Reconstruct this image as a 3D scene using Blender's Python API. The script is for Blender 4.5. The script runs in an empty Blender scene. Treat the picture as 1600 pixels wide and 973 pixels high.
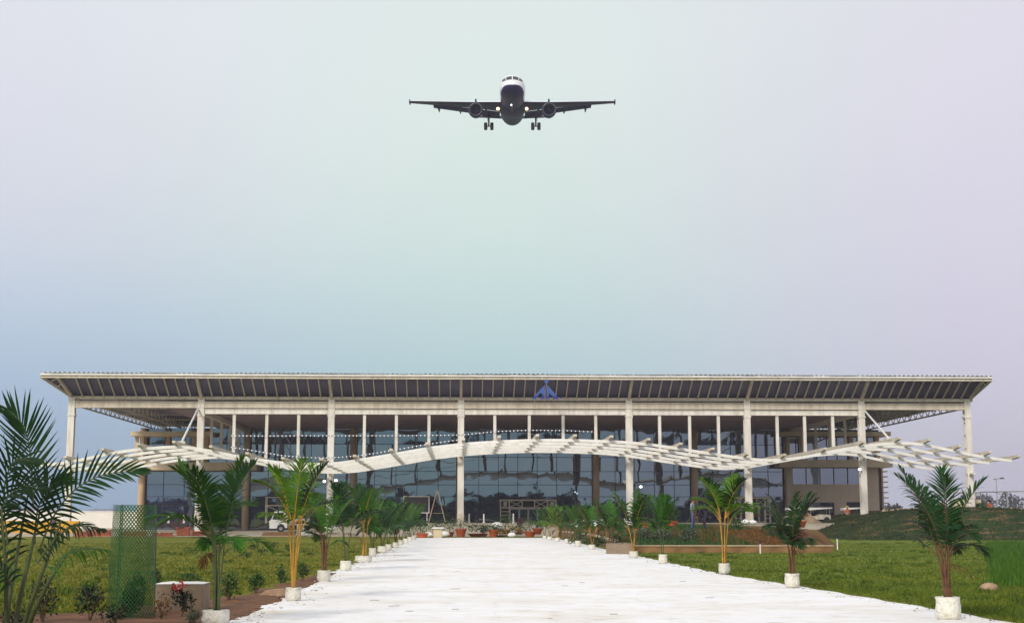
import bpy, bmesh, math, random
from mathutils import Vector, Matrix
R = math.radians
rnd = random.Random(7)
SC = bpy.context.scene
COL = SC.collection

# ------------------------------------------------------------------ camera
F = 2250.0; TILT = R(8.206); EYE = 1.5
cam = bpy.data.cameras.new('camera'); cam.sensor_width = 36; cam.lens = 36 * F / 1600
cam.clip_start = 0.1; cam.clip_end = 6000
co = bpy.data.objects.new('camera', cam); COL.objects.link(co)
co.location = (0, 0, EYE); co.rotation_euler = (R(90) + TILT, 0, 0)
SC.camera = co
SC.view_settings.view_transform = 'Standard'; SC.view_settings.look = 'None'
SC.view_settings.exposure = 0.14; SC.view_settings.gamma = 1.0
SC.view_settings.use_curve_mapping = False

# ------------------------------------------------------------------ world: hazy, softly tinted overcast sky
SUN_EL, SUN_AZ = 33, 205        # azimuth measured clockwise from +Y: behind the camera, to the left
W = bpy.data.worlds.new('World'); SC.world = W; W.use_nodes = True
nt = W.node_tree; nt.nodes.clear()
def wn(t, **k):
    n = nt.nodes.new(t)
    for a, b in k.items(): setattr(n, a, b)
    return n
out = wn('ShaderNodeOutputWorld')
sky = wn('ShaderNodeTexSky', sky_type='NISHITA', sun_disc=False)
sky.sun_elevation = R(SUN_EL); sky.sun_rotation = R(SUN_AZ); sky.dust_density = 4
b1 = wn('ShaderNodeBackground'); b1.inputs[1].default_value = 0.02
nt.links.new(sky.outputs[0], b1.inputs[0])
tc = wn('ShaderNodeTexCoord'); sep = wn('ShaderNodeSeparateXYZ')
nt.links.new(tc.outputs['Generated'], sep.inputs[0])
def s2l(c):
    return tuple(((v/255)/12.92 if v/255 <= .04045 else ((v/255+.055)/1.055)**2.4) for v in c)
def ramp(stops):
    r = wn('ShaderNodeValToRGB'); r.color_ramp.interpolation = 'B_SPLINE'
    e = r.color_ramp.elements
    for i, (p, c) in enumerate(stops):
        el = e[i] if i < 2 else e.new(p)
        el.position = p; el.color = (*s2l(c), 1)
    nt.links.new(sep.outputs['Z'], r.inputs[0]); return r
ZEN = (214, 216, 218)
rl = ramp([(0.0, (116, 158, 200)), (0.06, (140, 172, 206)), (0.12, (174, 194, 215)), (0.18, (205, 209, 220)), (0.26, (218, 217, 225)), (0.36, (224, 224, 232)), (1.0, ZEN)])
rm = ramp([(0.0, (148, 188, 198)), (0.07, (160, 196, 203)), (0.12, (178, 206, 209)), (0.18, (204, 222, 214)), (0.25, (216, 229, 219)), (0.36, (224, 234, 227)), (1.0, ZEN)])
rr = ramp([(0.0, (190, 187, 210)), (0.08, (199, 193, 213)), (0.16, (209, 201, 217)), (0.26, (216, 209, 220)), (0.36, (222, 219, 227)), (1.0, ZEN)])
def mr(a, b):
    m = wn('ShaderNodeMapRange', interpolation_type='SMOOTHSTEP'); m.inputs[1].default_value = a; m.inputs[2].default_value = b
    nt.links.new(sep.outputs['X'], m.inputs[0]); return m
def mx(f, a, b):
    m = wn('ShaderNodeMix', data_type='RGBA')
    nt.links.new(f.outputs[0], m.inputs[0]); nt.links.new(a, m.inputs[6]); nt.links.new(b, m.inputs[7]); return m.outputs[2]
c1 = mx(mr(-0.36, 0.0), rl.outputs[0], rm.outputs[0])
c2 = mx(mr(-0.02, 0.34), c1, rr.outputs[0])
# thin haze brightness variation
nz = wn('ShaderNodeTexNoise'); nz.inputs['Scale'].default_value = 2.2; nz.inputs['Detail'].default_value = 3
nt.links.new(tc.outputs['Generated'], nz.inputs['Vector'])
mrn = wn('ShaderNodeMapRange'); mrn.inputs[1].default_value = .25; mrn.inputs[2].default_value = .75
mrn.inputs[3].default_value = .97; mrn.inputs[4].default_value = 1.03
nt.links.new(nz.outputs[0], mrn.inputs[0])
vm = wn('ShaderNodeVectorMath', operation='SCALE'); nt.links.new(c2, vm.inputs[0]); nt.links.new(mrn.outputs[0], vm.inputs['Scale'])
b2 = wn('ShaderNodeBackground'); b2.inputs[1].default_value = 0.915
nt.links.new(vm.outputs[0], b2.inputs[0])
ad = wn('ShaderNodeAddShader'); nt.links.new(b1.outputs[0], ad.inputs[0]); nt.links.new(b2.outputs[0], ad.inputs[1])
nt.links.new(ad.outputs[0], out.inputs[0])

sl = bpy.data.lights.new('sun', 'SUN'); sl.energy = 2.0; sl.angle = R(10); sl.color = (1, .95, .87)
so = bpy.data.objects.new('sun', sl); COL.objects.link(so)
sd = Vector((math.sin(R(SUN_AZ))*math.cos(R(SUN_EL)), math.cos(R(SUN_AZ))*math.cos(R(SUN_EL)), math.sin(R(SUN_EL))))
so.rotation_euler = sd.to_track_quat('Z', 'Y').to_euler(); so.location = (0, -40, 80)

# ------------------------------------------------------------------ pixel helpers: where a photographed point stands
ALPHA = R(2.14); U = Vector((math.cos(ALPHA), math.sin(ALPHA), 0)); N = Vector((-math.sin(ALPHA), math.cos(ALPHA), 0))
def ray(px, py):
    x = (px-800)/F; v = (486.5-py)/F
    return Vector((x, math.cos(TILT)-v*math.sin(TILT), math.sin(TILT)+v*math.cos(TILT)))
C0 = Vector((0, 0, EYE))
def gnd(px, py, z=0.0):
    r = ray(px, py); return C0 + r*((z-EYE)/r.z)
def atY(px, py, Y):
    r = ray(px, py); return C0 + r*(Y/r.y)
D0 = 138.0
def loc(px, py, d):                       # terminal's own frame: x along the front, y behind the front columns
    r = ray(px, py); p = C0 + r*(d/r.dot(N)); return Vector((p.dot(U), d-D0, p.z))
def uu(px, d): return loc(px, 700, d).x
def zz(py, d): return loc(715, py, d).z
def bw(x, y, z=0): return U*x + N*(y+D0) + Vector((0, 0, z))      # terminal frame -> world

# ------------------------------------------------------------------ materials
MATS = {}
def mat(name, col, rough=.7, var=.15, scale=3.0, bump=0.0, bscale=None, metal=0.0, spec=.5, col2=None, detail=6, transl=0.0, objvar=0.0, emit=None, estr=0, streak=0.0):
    m = bpy.data.materials.new(name); m.use_nodes = True; t = m.node_tree; b = t.nodes['Principled BSDF']
    if transl: spec = .18
    b.inputs['Roughness'].default_value = rough; b.inputs['Metallic'].default_value = metal
    b.inputs['Specular IOR Level'].default_value = spec
    g = t.nodes.new('ShaderNodeNewGeometry')
    n = t.nodes.new('ShaderNodeTexNoise'); n.inputs['Scale'].default_value = scale; n.inputs['Detail'].default_value = detail
    t.links.new(g.outputs['Position'], n.inputs['Vector'])
    r = t.nodes.new('ShaderNodeValToRGB'); e = r.color_ramp.elements
    e[0].position = .3; e[1].position = .7
    c2 = col2 or tuple(min(1, c*(1+var)) for c in col)
    c1 = col if col2 else tuple(c*(1-var) for c in col)
    e[0].color = (*c1, 1); e[1].color = (*c2, 1)
    t.links.new(n.outputs[0], r.inputs[0])
    src = r.outputs[0]
    if streak:
        mp = t.nodes.new('ShaderNodeMapping'); mp.inputs['Scale'].default_value = (2.6, 2.6, .35); t.links.new(g.outputs['Position'], mp.inputs[0])
        ns = t.nodes.new('ShaderNodeTexNoise'); ns.inputs['Scale'].default_value = 1.0; ns.inputs['Detail'].default_value = 7; t.links.new(mp.outputs[0], ns.inputs['Vector'])
        rs = t.nodes.new('ShaderNodeValToRGB'); es = rs.color_ramp.elements; es[0].position = .32; es[1].position = .56
        es[0].color = (1-streak, 1-streak*1.15, 1-streak*1.35, 1); es[1].color = (1, 1, 1, 1); t.links.new(ns.outputs[0], rs.inputs[0])
        k = t.nodes.new('ShaderNodeMix'); k.data_type = 'RGBA'; k.blend_type = 'MULTIPLY'; k.inputs[0].default_value = 1
        t.links.new(src, k.inputs[6]); t.links.new(rs.outputs[0], k.inputs[7]); src = k.outputs[2]
    if objvar:
        oi = t.nodes.new('ShaderNodeObjectInfo'); h = t.nodes.new('ShaderNodeHueSaturation')
        a = t.nodes.new('ShaderNodeMapRange'); a.inputs[3].default_value = 1-objvar; a.inputs[4].default_value = 1+objvar
        t.links.new(oi.outputs['Random'], a.inputs[0]); t.links.new(a.outputs[0], h.inputs['Value'])
        a2 = t.nodes.new('ShaderNodeMapRange'); a2.inputs[3].default_value = .49; a2.inputs[4].default_value = .515
        t.links.new(oi.outputs['Random'], a2.inputs[0]); t.links.new(a2.outputs[0], h.inputs['Hue'])
        t.links.new(src, h.inputs['Color']); src = h.outputs[0]
    t.links.new(src, b.inputs['Base Color'])
    if bump:
        n2 = t.nodes.new('ShaderNodeTexNoise'); n2.inputs['Scale'].default_value = bscale or scale*4; n2.inputs['Detail'].default_value = 5
        t.links.new(g.outputs['Position'], n2.inputs['Vector'])
        bp = t.nodes.new('ShaderNodeBump'); bp.inputs['Strength'].default_value = bump; bp.inputs['Distance'].default_value = .05
        t.links.new(n2.outputs[0], bp.inputs['Height']); t.links.new(bp.outputs[0], b.inputs['Normal'])
    if emit:
        b.inputs['Emission Color'].default_value = (*emit, 1); b.inputs['Emission Strength'].default_value = estr
    if transl:
        tr = t.nodes.new('ShaderNodeBsdfTranslucent'); t.links.new(src, tr.inputs[0])
        ms = t.nodes.new('ShaderNodeMixShader'); ms.inputs[0].default_value = transl
        o = t.nodes['Material Output']
        t.links.new(b.outputs[0], ms.inputs[1]); t.links.new(tr.outputs[0], ms.inputs[2]); t.links.new(ms.outputs[0], o.inputs[0])
    MATS[name] = m; return m
M = MATS
mat('white_paint', (.81, .77, .70), .5, .07, 1.2, detail=8, streak=.22)
mat('white_pipe', (.86, .84, .80), .45, .06, 1.5, streak=.10)
mat('cream_paint', (.68, .61, .50), .55, .10, 1.0, streak=.22)
mat('tan_paint', (.58, .51, .41), .6, .12, 1.0, streak=.15)
mat('portal_paint', (.86, .77, .64), .6, .12, 1.5)
mat('brown_clad', (.50, .35, .215), .5, .12, .8)
mat('pier_clad', (.74, .54, .35), .38, .10, .8, streak=.15)
mat('brown_tile', (.56, .45, .33), .55, .10, .6)
mat('slab_stone', (.68, .55, .37), .7, .12, .7)
mat('ceiling', (.34, .25, .29), .8, .15, .5)
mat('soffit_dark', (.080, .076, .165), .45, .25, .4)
mat('mullion', (.03, .03, .04), .5, .1)
mat('roof_sheet', (.88, .87, .87), .4, .08, .6)
mat('dark_void', (.035, .03, .04), .6, .2)
mat('steel_grey', (.35, .35, .36), .45, .15, metal=.3)
mat('logo_blue', (.045, .095, .33), .4, .12)
mat('logo_deep', (.015, .035, .30), .4, .1)
mat('concrete', (.25, .185, .125), .85, .2, 2.5, .3)
mat('whitewash', (.78, .76, .72), .8, .12, 3)
mat('wall_white', (.80, .76, .68), .85, .15, .3)
mat('yellow_board', (.62, .33, .02), .6, .12, .8)
mat('brick', (.33, .085, .035), .9, .35, 2.0, .4)
mat('stone_wall', (.24, .13, .05), .9, .35, 1.6, .6)
mat('coping', (.42, .32, .20), .85, .2, 2)
mat('soil', (.20, .085, .03), .95, .5, 2.2, 1.0, 9, col2=(.09, .04, .02))
mat('soil_pale', (.30, .22, .14), .95, .3, 1, .5)
mat('bag', (.60, .56, .45), .55, .2, 9, .8, 22, col2=(.80, .78, .71), objvar=.10)
mat('clay', (.42, .085, .02), .7, .2, 5)
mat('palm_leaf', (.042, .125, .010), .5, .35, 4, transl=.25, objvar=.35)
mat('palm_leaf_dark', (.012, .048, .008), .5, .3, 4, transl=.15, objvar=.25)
mat('palm_leaf_darkest', (.008, .030, .006), .5, .3, 4, transl=.15, objvar=.2)  # darkest of the leaf greens, for the big left palm
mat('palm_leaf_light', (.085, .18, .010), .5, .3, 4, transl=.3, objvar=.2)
mat('palm_stem_yellow', (.40, .21, .02), .5, .25, 6)
mat('palm_stem_brown', (.12, .05, .018), .7, .4, 8)
mat('palm_stem_green', (.055, .075, .02), .6, .3, 8)
mat('shrub_leaf', (.035, .085, .018), .5, .4, 9, transl=.2, objvar=.3)
mat('shrub_dark', (.02, .035, .018), .55, .5, 12, transl=.1, objvar=.3)
mat('shrub_grey', (.10, .13, .08), .6, .4, 9, transl=.1)
mat('dry_leaf', (.16, .08, .025), .8, .45, 6, transl=.1)
mat('flower_red', (.42, .03, .03), .5, .2)
mat('red_leaf', (.13, .018, .03), .6, .3)
mat('flower_yellow', (.65, .42, .02), .5, .2)
mat('net_green', (.010, .085, .012), .5, .2, 3)
mat('twig', (.10, .06, .03), .8, .3, 8)
mat('skin', (.22, .11, .06), .6, .1)
mat('hi_vis', (.75, .16, .02), .7, .15); mat('cloth_red', (.30, .05, .03), .8, .2); mat('cloth_blue', (.06, .10, .22), .8, .2)
mat('cloth_dark', (.02, .02, .04), .8, .2); mat('cloth_tan', (.40, .33, .22), .8, .2); mat('cloth_purple', (.06, .035, .11), .8, .2)
mat('cloth_grey', (.22, .24, .30), .8, .2)
mat('helmet_yellow', (.75, .52, .02), .35, .05); mat('hair', (.012, .01, .01), .6, .1)
mat('car_white', (.74, .73, .70), .3, .05); mat('car_glass', (.02, .025, .03), .08, .05); mat('rubber', (.02, .02, .02), .8, .1)
mat('plane_white', (.80, .80, .82), .3, .03, .4); mat('plane_navy_shade', (.010, .008, .062), .5, .12, .5, spec=.15); mat('plane_dark', (.007, .006, .035), .5, .1, spec=.15)  # navy carries the backlit shade of belly and wing undersides in its colour
mat('plane_metal', (.10, .10, .14), .3, .1, metal=.6)
mat('lamp_warm', (1, .8, .5), .5, 0, emit=(1, .62, .28), estr=5)
mat('lamp_white', (1, 1, 1), .5, 0, emit=(.9, .95, 1), estr=4)
mat('bulb', (.9, .92, 1), .4, 0, emit=(.9, .93, 1), estr=.35)
mat('board_face', (.05, .035, .045), .4, .1)
mat('rock', (.36, .24, .15), .9, .3, 6, .5)
mat('sheet_white', (.80, .79, .77), .7, .06, 2, .4)
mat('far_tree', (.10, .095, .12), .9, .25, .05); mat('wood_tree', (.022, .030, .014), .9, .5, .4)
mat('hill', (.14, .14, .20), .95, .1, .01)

def lawn_mat(name, a, b, c, s=.35):
    m = bpy.data.materials.new(name); m.use_nodes = True; t = m.node_tree; p = t.nodes['Principled BSDF']
    p.inputs['Roughness'].default_value = .9; p.inputs['Specular IOR Level'].default_value = .1
    g = t.nodes.new('ShaderNodeNewGeometry')
    def nz(sc, d, vec=None):
        n = t.nodes.new('ShaderNodeTexNoise'); n.inputs['Scale'].default_value = sc; n.inputs['Detail'].default_value = d
        t.links.new(vec or g.outputs['Position'], n.inputs['Vector']); return n.outputs[0]
    mp = t.nodes.new('ShaderNodeMapping'); mp.inputs['Scale'].default_value = ((.5, .8, 1) if name == 'mound_grass' else (.22, 1, 1)); mp.inputs['Rotation'].default_value = (0, 0, .12)
    t.links.new(g.outputs['Position'], mp.inputs[0])
    def rp(fac, c0, c1, p0=.35, p1=.65):
        r = t.nodes.new('ShaderNodeValToRGB'); e = r.color_ramp.elements
        e[0].position = p0; e[1].position = p1; e[0].color = (*c0, 1); e[1].color = (*c1, 1); t.links.new(fac, r.inputs[0]); return r.outputs[0]
    def mix(f, x, y, bt='MIX'):
        k = t.nodes.new('ShaderNodeMix'); k.data_type = 'RGBA'; k.blend_type = bt
        if isinstance(f, float): k.inputs[0].default_value = f
        else: t.links.new(f, k.inputs[0])
        t.links.new(x, k.inputs[6]); t.links.new(y, k.inputs[7]); return k.outputs[2]
    base = rp(nz(s, 5, mp.outputs[0]), a, b)
    patch = rp(nz(s*2.6, 6, mp.outputs[0]), (0, 0, 0), (1, 1, 1), .52 if name == 'mound_grass' else .50, .64 if name == 'mound_grass' else .78)
    cc = t.nodes.new('ShaderNodeRGB'); cc.outputs[0].default_value = (*c, 1)
    col = mix(patch, base, cc.outputs[0])
    fine = rp(nz(26, 4), (.78, .80, .75), (1.15, 1.15, 1.1), .3, .7)
    col = mix(.8, col, fine, 'MULTIPLY')
    if name == 'lawn':                     # the grass left of the path is drier and more olive
        sx = t.nodes.new('ShaderNodeSeparateXYZ'); t.links.new(g.outputs['Position'], sx.inputs[0])
        rg_ = t.nodes.new('ShaderNodeMapRange'); rg_.inputs[1].default_value = -4; rg_.inputs[2].default_value = 2; t.links.new(sx.outputs[0], rg_.inputs[0])
        c2 = t.nodes.new('ShaderNodeRGB'); c2.outputs[0].default_value = (1.10, .92, .92, 1)
        c3 = t.nodes.new('ShaderNodeRGB'); c3.outputs[0].default_value = (.90, .92, .8, 1)
        col = mix(1.0, col, mix(rg_.outputs[0], c2.outputs[0], c3.outputs[0]), 'MULTIPLY')
    t.links.new(col, p.inputs['Base Color'])
    bp = t.nodes.new('ShaderNodeBump'); bp.inputs['Strength'].default_value = .35; bp.inputs['Distance'].default_value = .05
    t.links.new(nz(18, 6), bp.inputs['Height']); t.links.new(bp.outputs[0], p.inputs['Normal'])
    M[name] = m; return m
lawn_mat('lawn', (.092, .140, .012), (.155, .190, .018), (.21, .19, .03))
lawn_mat('mound_grass', (.014, .034, .010), (.032, .058, .014), (.17, .10, .048), .42)
lawn_mat('bed_soil', (.11, .055, .02), (.20, .10, .035), (.07, .07, .025), .5)
lawn_mat('ground_pave', (.42, .37, .30), (.52, .46, .38), (.34, .26, .18), .3)

def path_mat():
    m = bpy.data.materials.new('path_cloth'); m.use_nodes = True; t = m.node_tree; p = t.nodes['Principled BSDF']
    p.inputs['Roughness'].default_value = .7
    g = t.nodes.new('ShaderNodeNewGeometry')
    def nz(sc, d, vec=None, o=0):
        n = t.nodes.new('ShaderNodeTexNoise'); n.inputs['Scale'].default_value = sc; n.inputs['Detail'].default_value = d
        t.links.new(vec or g.outputs['Position'], n.inputs['Vector']); return n.outputs[o]
    def rp(fac, c0, c1, p0, p1):
        r = t.nodes.new('ShaderNodeValToRGB'); e = r.color_ramp.elements
        e[0].position = p0; e[1].position = p1; e[0].color = (*c0, 1); e[1].color = (*c1, 1); t.links.new(fac, r.inputs[0]); return r.outputs[0]
    def mul(x, y, f=1.0):
        k = t.nodes.new('ShaderNodeMix'); k.data_type = 'RGBA'; k.blend_type = 'MULTIPLY'; k.inputs[0].default_value = f
        t.links.new(x, k.inputs[6]); t.links.new(y, k.inputs[7]); return k.outputs[2]
    mp = t.nodes.new('ShaderNodeMapping'); mp.inputs['Scale'].default_value = (.65, 1.15, 1); t.links.new(g.outputs['Position'], mp.inputs[0])
    col = rp(nz(.9, 6, mp.outputs[0]), (.87, .86, .855), (.76, .725, .64), .5, .80)
    col = mul(col, rp(nz(3.5, 8, mp.outputs[0]), (1, 1, 1), (.70, .62, .48), .55, .78))
    # joints of the laid sheets: a lift across the path about every 2.4 m and lengthwise seams
    br = t.nodes.new('ShaderNodeTexBrick'); br.inputs['Scale'].default_value = 1; br.inputs['Mortar Size'].default_value = .012
    br.inputs['Brick Width'].default_value = 5.2; br.inputs['Row Height'].default_value = 1.5
    br.inputs['Color1'].default_value = (1, 1, 1, 1); br.inputs['Color2'].default_value = (.955, .955, .965, 1); br.inputs['Mortar'].default_value = (.72, .68, .62, 1)
    wob = t.nodes.new('ShaderNodeVectorMath'); wob.operation = 'MULTIPLY_ADD'
    t.links.new(nz(.8, 3, None, 1), wob.inputs[0]); wob.inputs[1].default_value = (.5, .35, 0); t.links.new(g.outputs['Position'], wob.inputs[2])
    t.links.new(wob.outputs[0], br.inputs[0])
    col = mul(col, br.outputs[0], .35)
    col = mul(col, rp(nz(.35, 4), (1, 1, 1), (.88, .84, .76), .5, .72))
    t.links.new(col, p.inputs['Base Color'])
    bp = t.nodes.new('ShaderNodeBump'); bp.inputs['Strength'].default_value = .55; bp.inputs['Distance'].default_value = .05
    t.links.new(nz(2.4, 6, mp.outputs[0]), bp.inputs['Height']); t.links.new(bp.outputs[0], p.inputs['Normal'])
    M['path_cloth'] = m
path_mat()

def glass_mat(name, tint, refl, wav=.02):
    m = bpy.data.materials.new(name); m.use_nodes = True; t = m.node_tree; t.nodes.remove(t.nodes['Principled BSDF'])
    o = t.nodes['Material Output']
    d = t.nodes.new('ShaderNodeBsdfDiffuse'); d.inputs[0].default_value = (*tint, 1)
    gl = t.nodes.new('ShaderNodeBsdfGlossy'); gl.inputs['Roughness'].default_value = .015; gl.inputs[0].default_value = (.76, .88, 1, 1)
    g = t.nodes.new('ShaderNodeNewGeometry')
    n = t.nodes.new('ShaderNodeTexNoise'); n.inputs['Scale'].default_value = .42; n.inputs['Detail'].default_value = 1.0
    t.links.new(g.outputs['Position'], n.inputs['Vector'])
    bp = t.nodes.new('ShaderNodeBump'); bp.inputs['Strength'].default_value = 1.0; bp.inputs['Distance'].default_value = wav
    t.links.new(n.outputs[0], bp.inputs['Height']); t.links.new(bp.outputs[0], gl.inputs['Normal'])
    s = t.nodes.new('ShaderNodeMixShader'); s.inputs[0].default_value = refl
    t.links.new(d.outputs[0], s.inputs[1]); t.links.new(gl.outputs[0], s.inputs[2]); t.links.new(s.outputs[0], o.inputs[0])
    M[name] = m
glass_mat('facade_glass', (.022, .020, .058), .27, .013)
glass_mat('dark_glass', (.02, .02, .035), .22, .008)

# ------------------------------------------------------------------ mesh helpers
class MB:
    def __init__(s): s.v = []; s.f = []; s.mi = []; s.cur = 0
    def quad(s, *p):
        b = len(s.v); s.v += [tuple(q) for q in p]; s.f.append(tuple(range(b, b+len(p)))); s.mi.append(s.cur); return s
    def box(s, x0, x1, y0, y1, z0, z1):
        b = len(s.v)
        s.v += [(x, y, z) for z in (z0, z1) for y in (y0, y1) for x in (x0, x1)]
        for f in ((0, 2, 3, 1), (4, 5, 7, 6), (0, 1, 5, 4), (2, 6, 7, 3), (0, 4, 6, 2), (1, 3, 7, 5)):
            s.f.append(tuple(b+i for i in f)); s.mi.append(s.cur)
        return s
    def bar(s, p0, p1, w, h, up=(0, 0, 1)):
        p0 = Vector(p0); p1 = Vector(p1); d = (p1-p0).normalized(); up = Vector(up)
        if abs(d.dot(up)) > .98: up = Vector((0, 1, 0))
        a = d.cross(up).normalized()*w/2; c = a.cross(d).normalized()*h/2
        b = len(s.v)
        for p in (p0, p1): s.v += [tuple(p-a-c), tuple(p+a-c), tuple(p+a+c), tuple(p-a+c)]
        for f in ((0, 1, 2, 3), (7, 6, 5, 4), (0, 4, 5, 1), (1, 5, 6, 2), (2, 6, 7, 3), (3, 7, 4, 0)):
            s.f.append(tuple(b+i for i in f)); s.mi.append(s.cur)
        return s
    def tube(s, pts, rad, n=6, cap=True):
        pts = [Vector(p) for p in pts]
        if not hasattr(rad, '__len__'): rad = [rad]*len(pts)
        b = len(s.v); ref = None
        for i, p in enumerate(pts):
            d = (pts[min(i+1, len(pts)-1)]-pts[max(i-1, 0)])
            d = d.normalized() if d.length > 1e-9 else Vector((0, 0, 1))
            if ref is None: ref = Vector((0, 1, 0)) if abs(d.y) < .9 else Vector((1, 0, 0))
            a = d.cross(ref).normalized(); c = d.cross(a).normalized(); ref = -c if False else ref
            for k in range(n):
                t = 2*math.pi*k/n; s.v.append(tuple(p+a*math.cos(t)*rad[i]+c*math.sin(t)*rad[i]))
        for i in range(len(pts)-1):
            for k in range(n):
                s.f.append((b+i*n+k, b+i*n+(k+1) % n, b+(i+1)*n+(k+1) % n, b+(i+1)*n+k)); s.mi.append(s.cur)
        if cap:
            s.f.append(tuple(b+k for k in range(n))[::-1]); s.mi.append(s.cur)
            s.f.append(tuple(b+(len(pts)-1)*n+k for k in range(n))); s.mi.append(s.cur)
        return s
    def lathe(s, prof, c=(0, 0, 0), n=16, wob=0, sx=1, sy=1):
        b = len(s.v); m = len(prof)
        for i, (r, z) in enumerate(prof):
            for k in range(n):
                t = 2*math.pi*k/n; q = r*(1+wob*(rnd.random()-.5))
                s.v.append((c[0]+sx*q*math.cos(t), c[1]+sy*q*math.sin(t), c[2]+z+wob*.3*r*(rnd.random()-.5)))
        for i in range(m-1):
            for k in range(n):
                s.f.append((b+i*n+k, b+i*n+(k+1) % n, b+(i+1)*n+(k+1) % n, b+(i+1)*n+k)); s.mi.append(s.cur)
        s.f.append(tuple(b+k for k in range(n))[::-1]); s.mi.append(s.cur)
        s.f.append(tuple(b+(m-1)*n+k for k in range(n))); s.mi.append(s.cur)
        return s
    def prism(s, poly, y0, y1):             # polygon in x,z extruded in y
        b = len(s.v); n = len(poly)
        s.v += [(x, y0, z) for x, z in poly]+[(x, y1, z) for x, z in poly]
        s.f.append(tuple(b+i for i in range(n))); s.mi.append(s.cur)
        s.f.append(tuple(b+n+i for i in range(n))[::-1]); s.mi.append(s.cur)
        for i in range(n):
            j = (i+1) % n; s.f.append((b+j, b+i, b+n+i, b+n+j)); s.mi.append(s.cur)
        return s
    def ball(s, c, r, n=8, m=6):
        rx, ry, rz = r if hasattr(r, '__len__') else (r, r, r)
        b = len(s.v)
        for i in range(1, m):
            a = math.pi*i/m
            for k in range(n):
                t = 2*math.pi*k/n; s.v.append((c[0]+rx*math.sin(a)*math.cos(t), c[1]+ry*math.sin(a)*math.sin(t), c[2]-rz*math.cos(a)))
        s.v += [(c[0], c[1], c[2]-rz), (c[0], c[1], c[2]+rz)]; lo = len(s.v)-2; hi = len(s.v)-1
        for i in range(m-2):
            for k in range(n):
                s.f.append((b+i*n+k, b+i*n+(k+1) % n, b+(i+1)*n+(k+1) % n, b+(i+1)*n+k)); s.mi.append(s.cur)
        for k in range(n):
            s.f.append((lo, b+(k+1) % n, b+k)); s.mi.append(s.cur)
            s.f.append((hi, b+(m-2)*n+k, b+(m-2)*n+(k+1) % n)); s.mi.append(s.cur)
        return s
    def mesh(s, name, mats, smooth=False):
        me = bpy.data.meshes.new(name); me.from_pydata(s.v, [], s.f)
        for m in (mats if isinstance(mats, (list, tuple)) else [mats]): me.materials.append(M[m])
        me.polygons.foreach_set('material_index', s.mi)
        if smooth: me.polygons.foreach_set('use_smooth', [True]*len(s.f))
        me.update(); return me
    def build(s, name, mats, parent=None, smooth=False, loc=None):
        o = bpy.data.objects.new(name, s.mesh(name, mats, smooth)); COL.objects.link(o)
        if parent: o.parent = parent
        if loc is not None: o.location = loc
        return o
def tag(o, label=None, cat=None, group=None, kind=None):
    if label: o['label'] = label
    if cat: o['category'] = cat
    if group: o['group'] = group
    if kind: o['kind'] = kind
    return o
def thing(name, label, cat, loc=(0, 0, 0), rz=0, group=None):
    o = bpy.data.objects.new(name, None); COL.objects.link(o); o.empty_display_size = .2
    o.location = loc; o.rotation_euler = (0, 0, rz); return tag(o, label, cat, group)
def pon(px, d, z): q = atY(px, 800, d); q.z = z; return q
def sm(a, b, x):
    t = max(0, min(1, (x-a)/(b-a))); return t*t*(3-2*t)
def lerp(a, b, t): return a+(b-a)*t
def interp(pts, x):
    if x <= pts[0][0]: return pts[0][1]
    for (a, b), (c, d) in zip(pts, pts[1:]):
        if x <= c: return b+(d-b)*(x-a)/(c-a)
    return pts[-1][1]
def smooth_interp(pts, x):                   # Catmull-Rom through points
    if x <= pts[0][0]: return pts[0][1]+(x-pts[0][0])*(pts[1][1]-pts[0][1])/(pts[1][0]-pts[0][0])
    if x >= pts[-1][0]: return pts[-1][1]+(x-pts[-1][0])*(pts[-1][1]-pts[-2][1])/(pts[-1][0]-pts[-2][0])
    for i in range(len(pts)-1):
        if pts[i][0] <= x <= pts[i+1][0]:
            p0 = pts[max(i-1, 0)]; p1 = pts[i]; p2 = pts[i+1]; p3 = pts[min(i+2, len(pts)-1)]
            h = p2[0]-p1[0]; t = (x-p1[0])/h
            m1 = (p2[1]-p0[1])/(p2[0]-p0[0])*h; m2 = (p3[1]-p1[1])/(p3[0]-p1[0])*h
            return (2*t**3-3*t*t+1)*p1[1]+(t**3-2*t*t+t)*m1+(-2*t**3+3*t*t)*p2[1]+(t**3-t*t)*m2

# ------------------------------------------------------------------ SETTING: ground, path, beds, mound, forecourt
g = MB(); xs = [-3000, -800, -300]+[-120+8*i for i in range(31)]+[300, 800, 3000]; ys = [-400, -100]+[8*i for i in range(0, 30)]+[400, 900, 4000]
for i in range(len(xs)-1):
    for j in range(len(ys)-1):
        g.quad((xs[i], ys[j], 0), (xs[i+1], ys[j], 0), (xs[i+1], ys[j+1], 0), (xs[i], ys[j+1], 0))
tag(g.build('lawn', 'lawn'), kind='structure')

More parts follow.
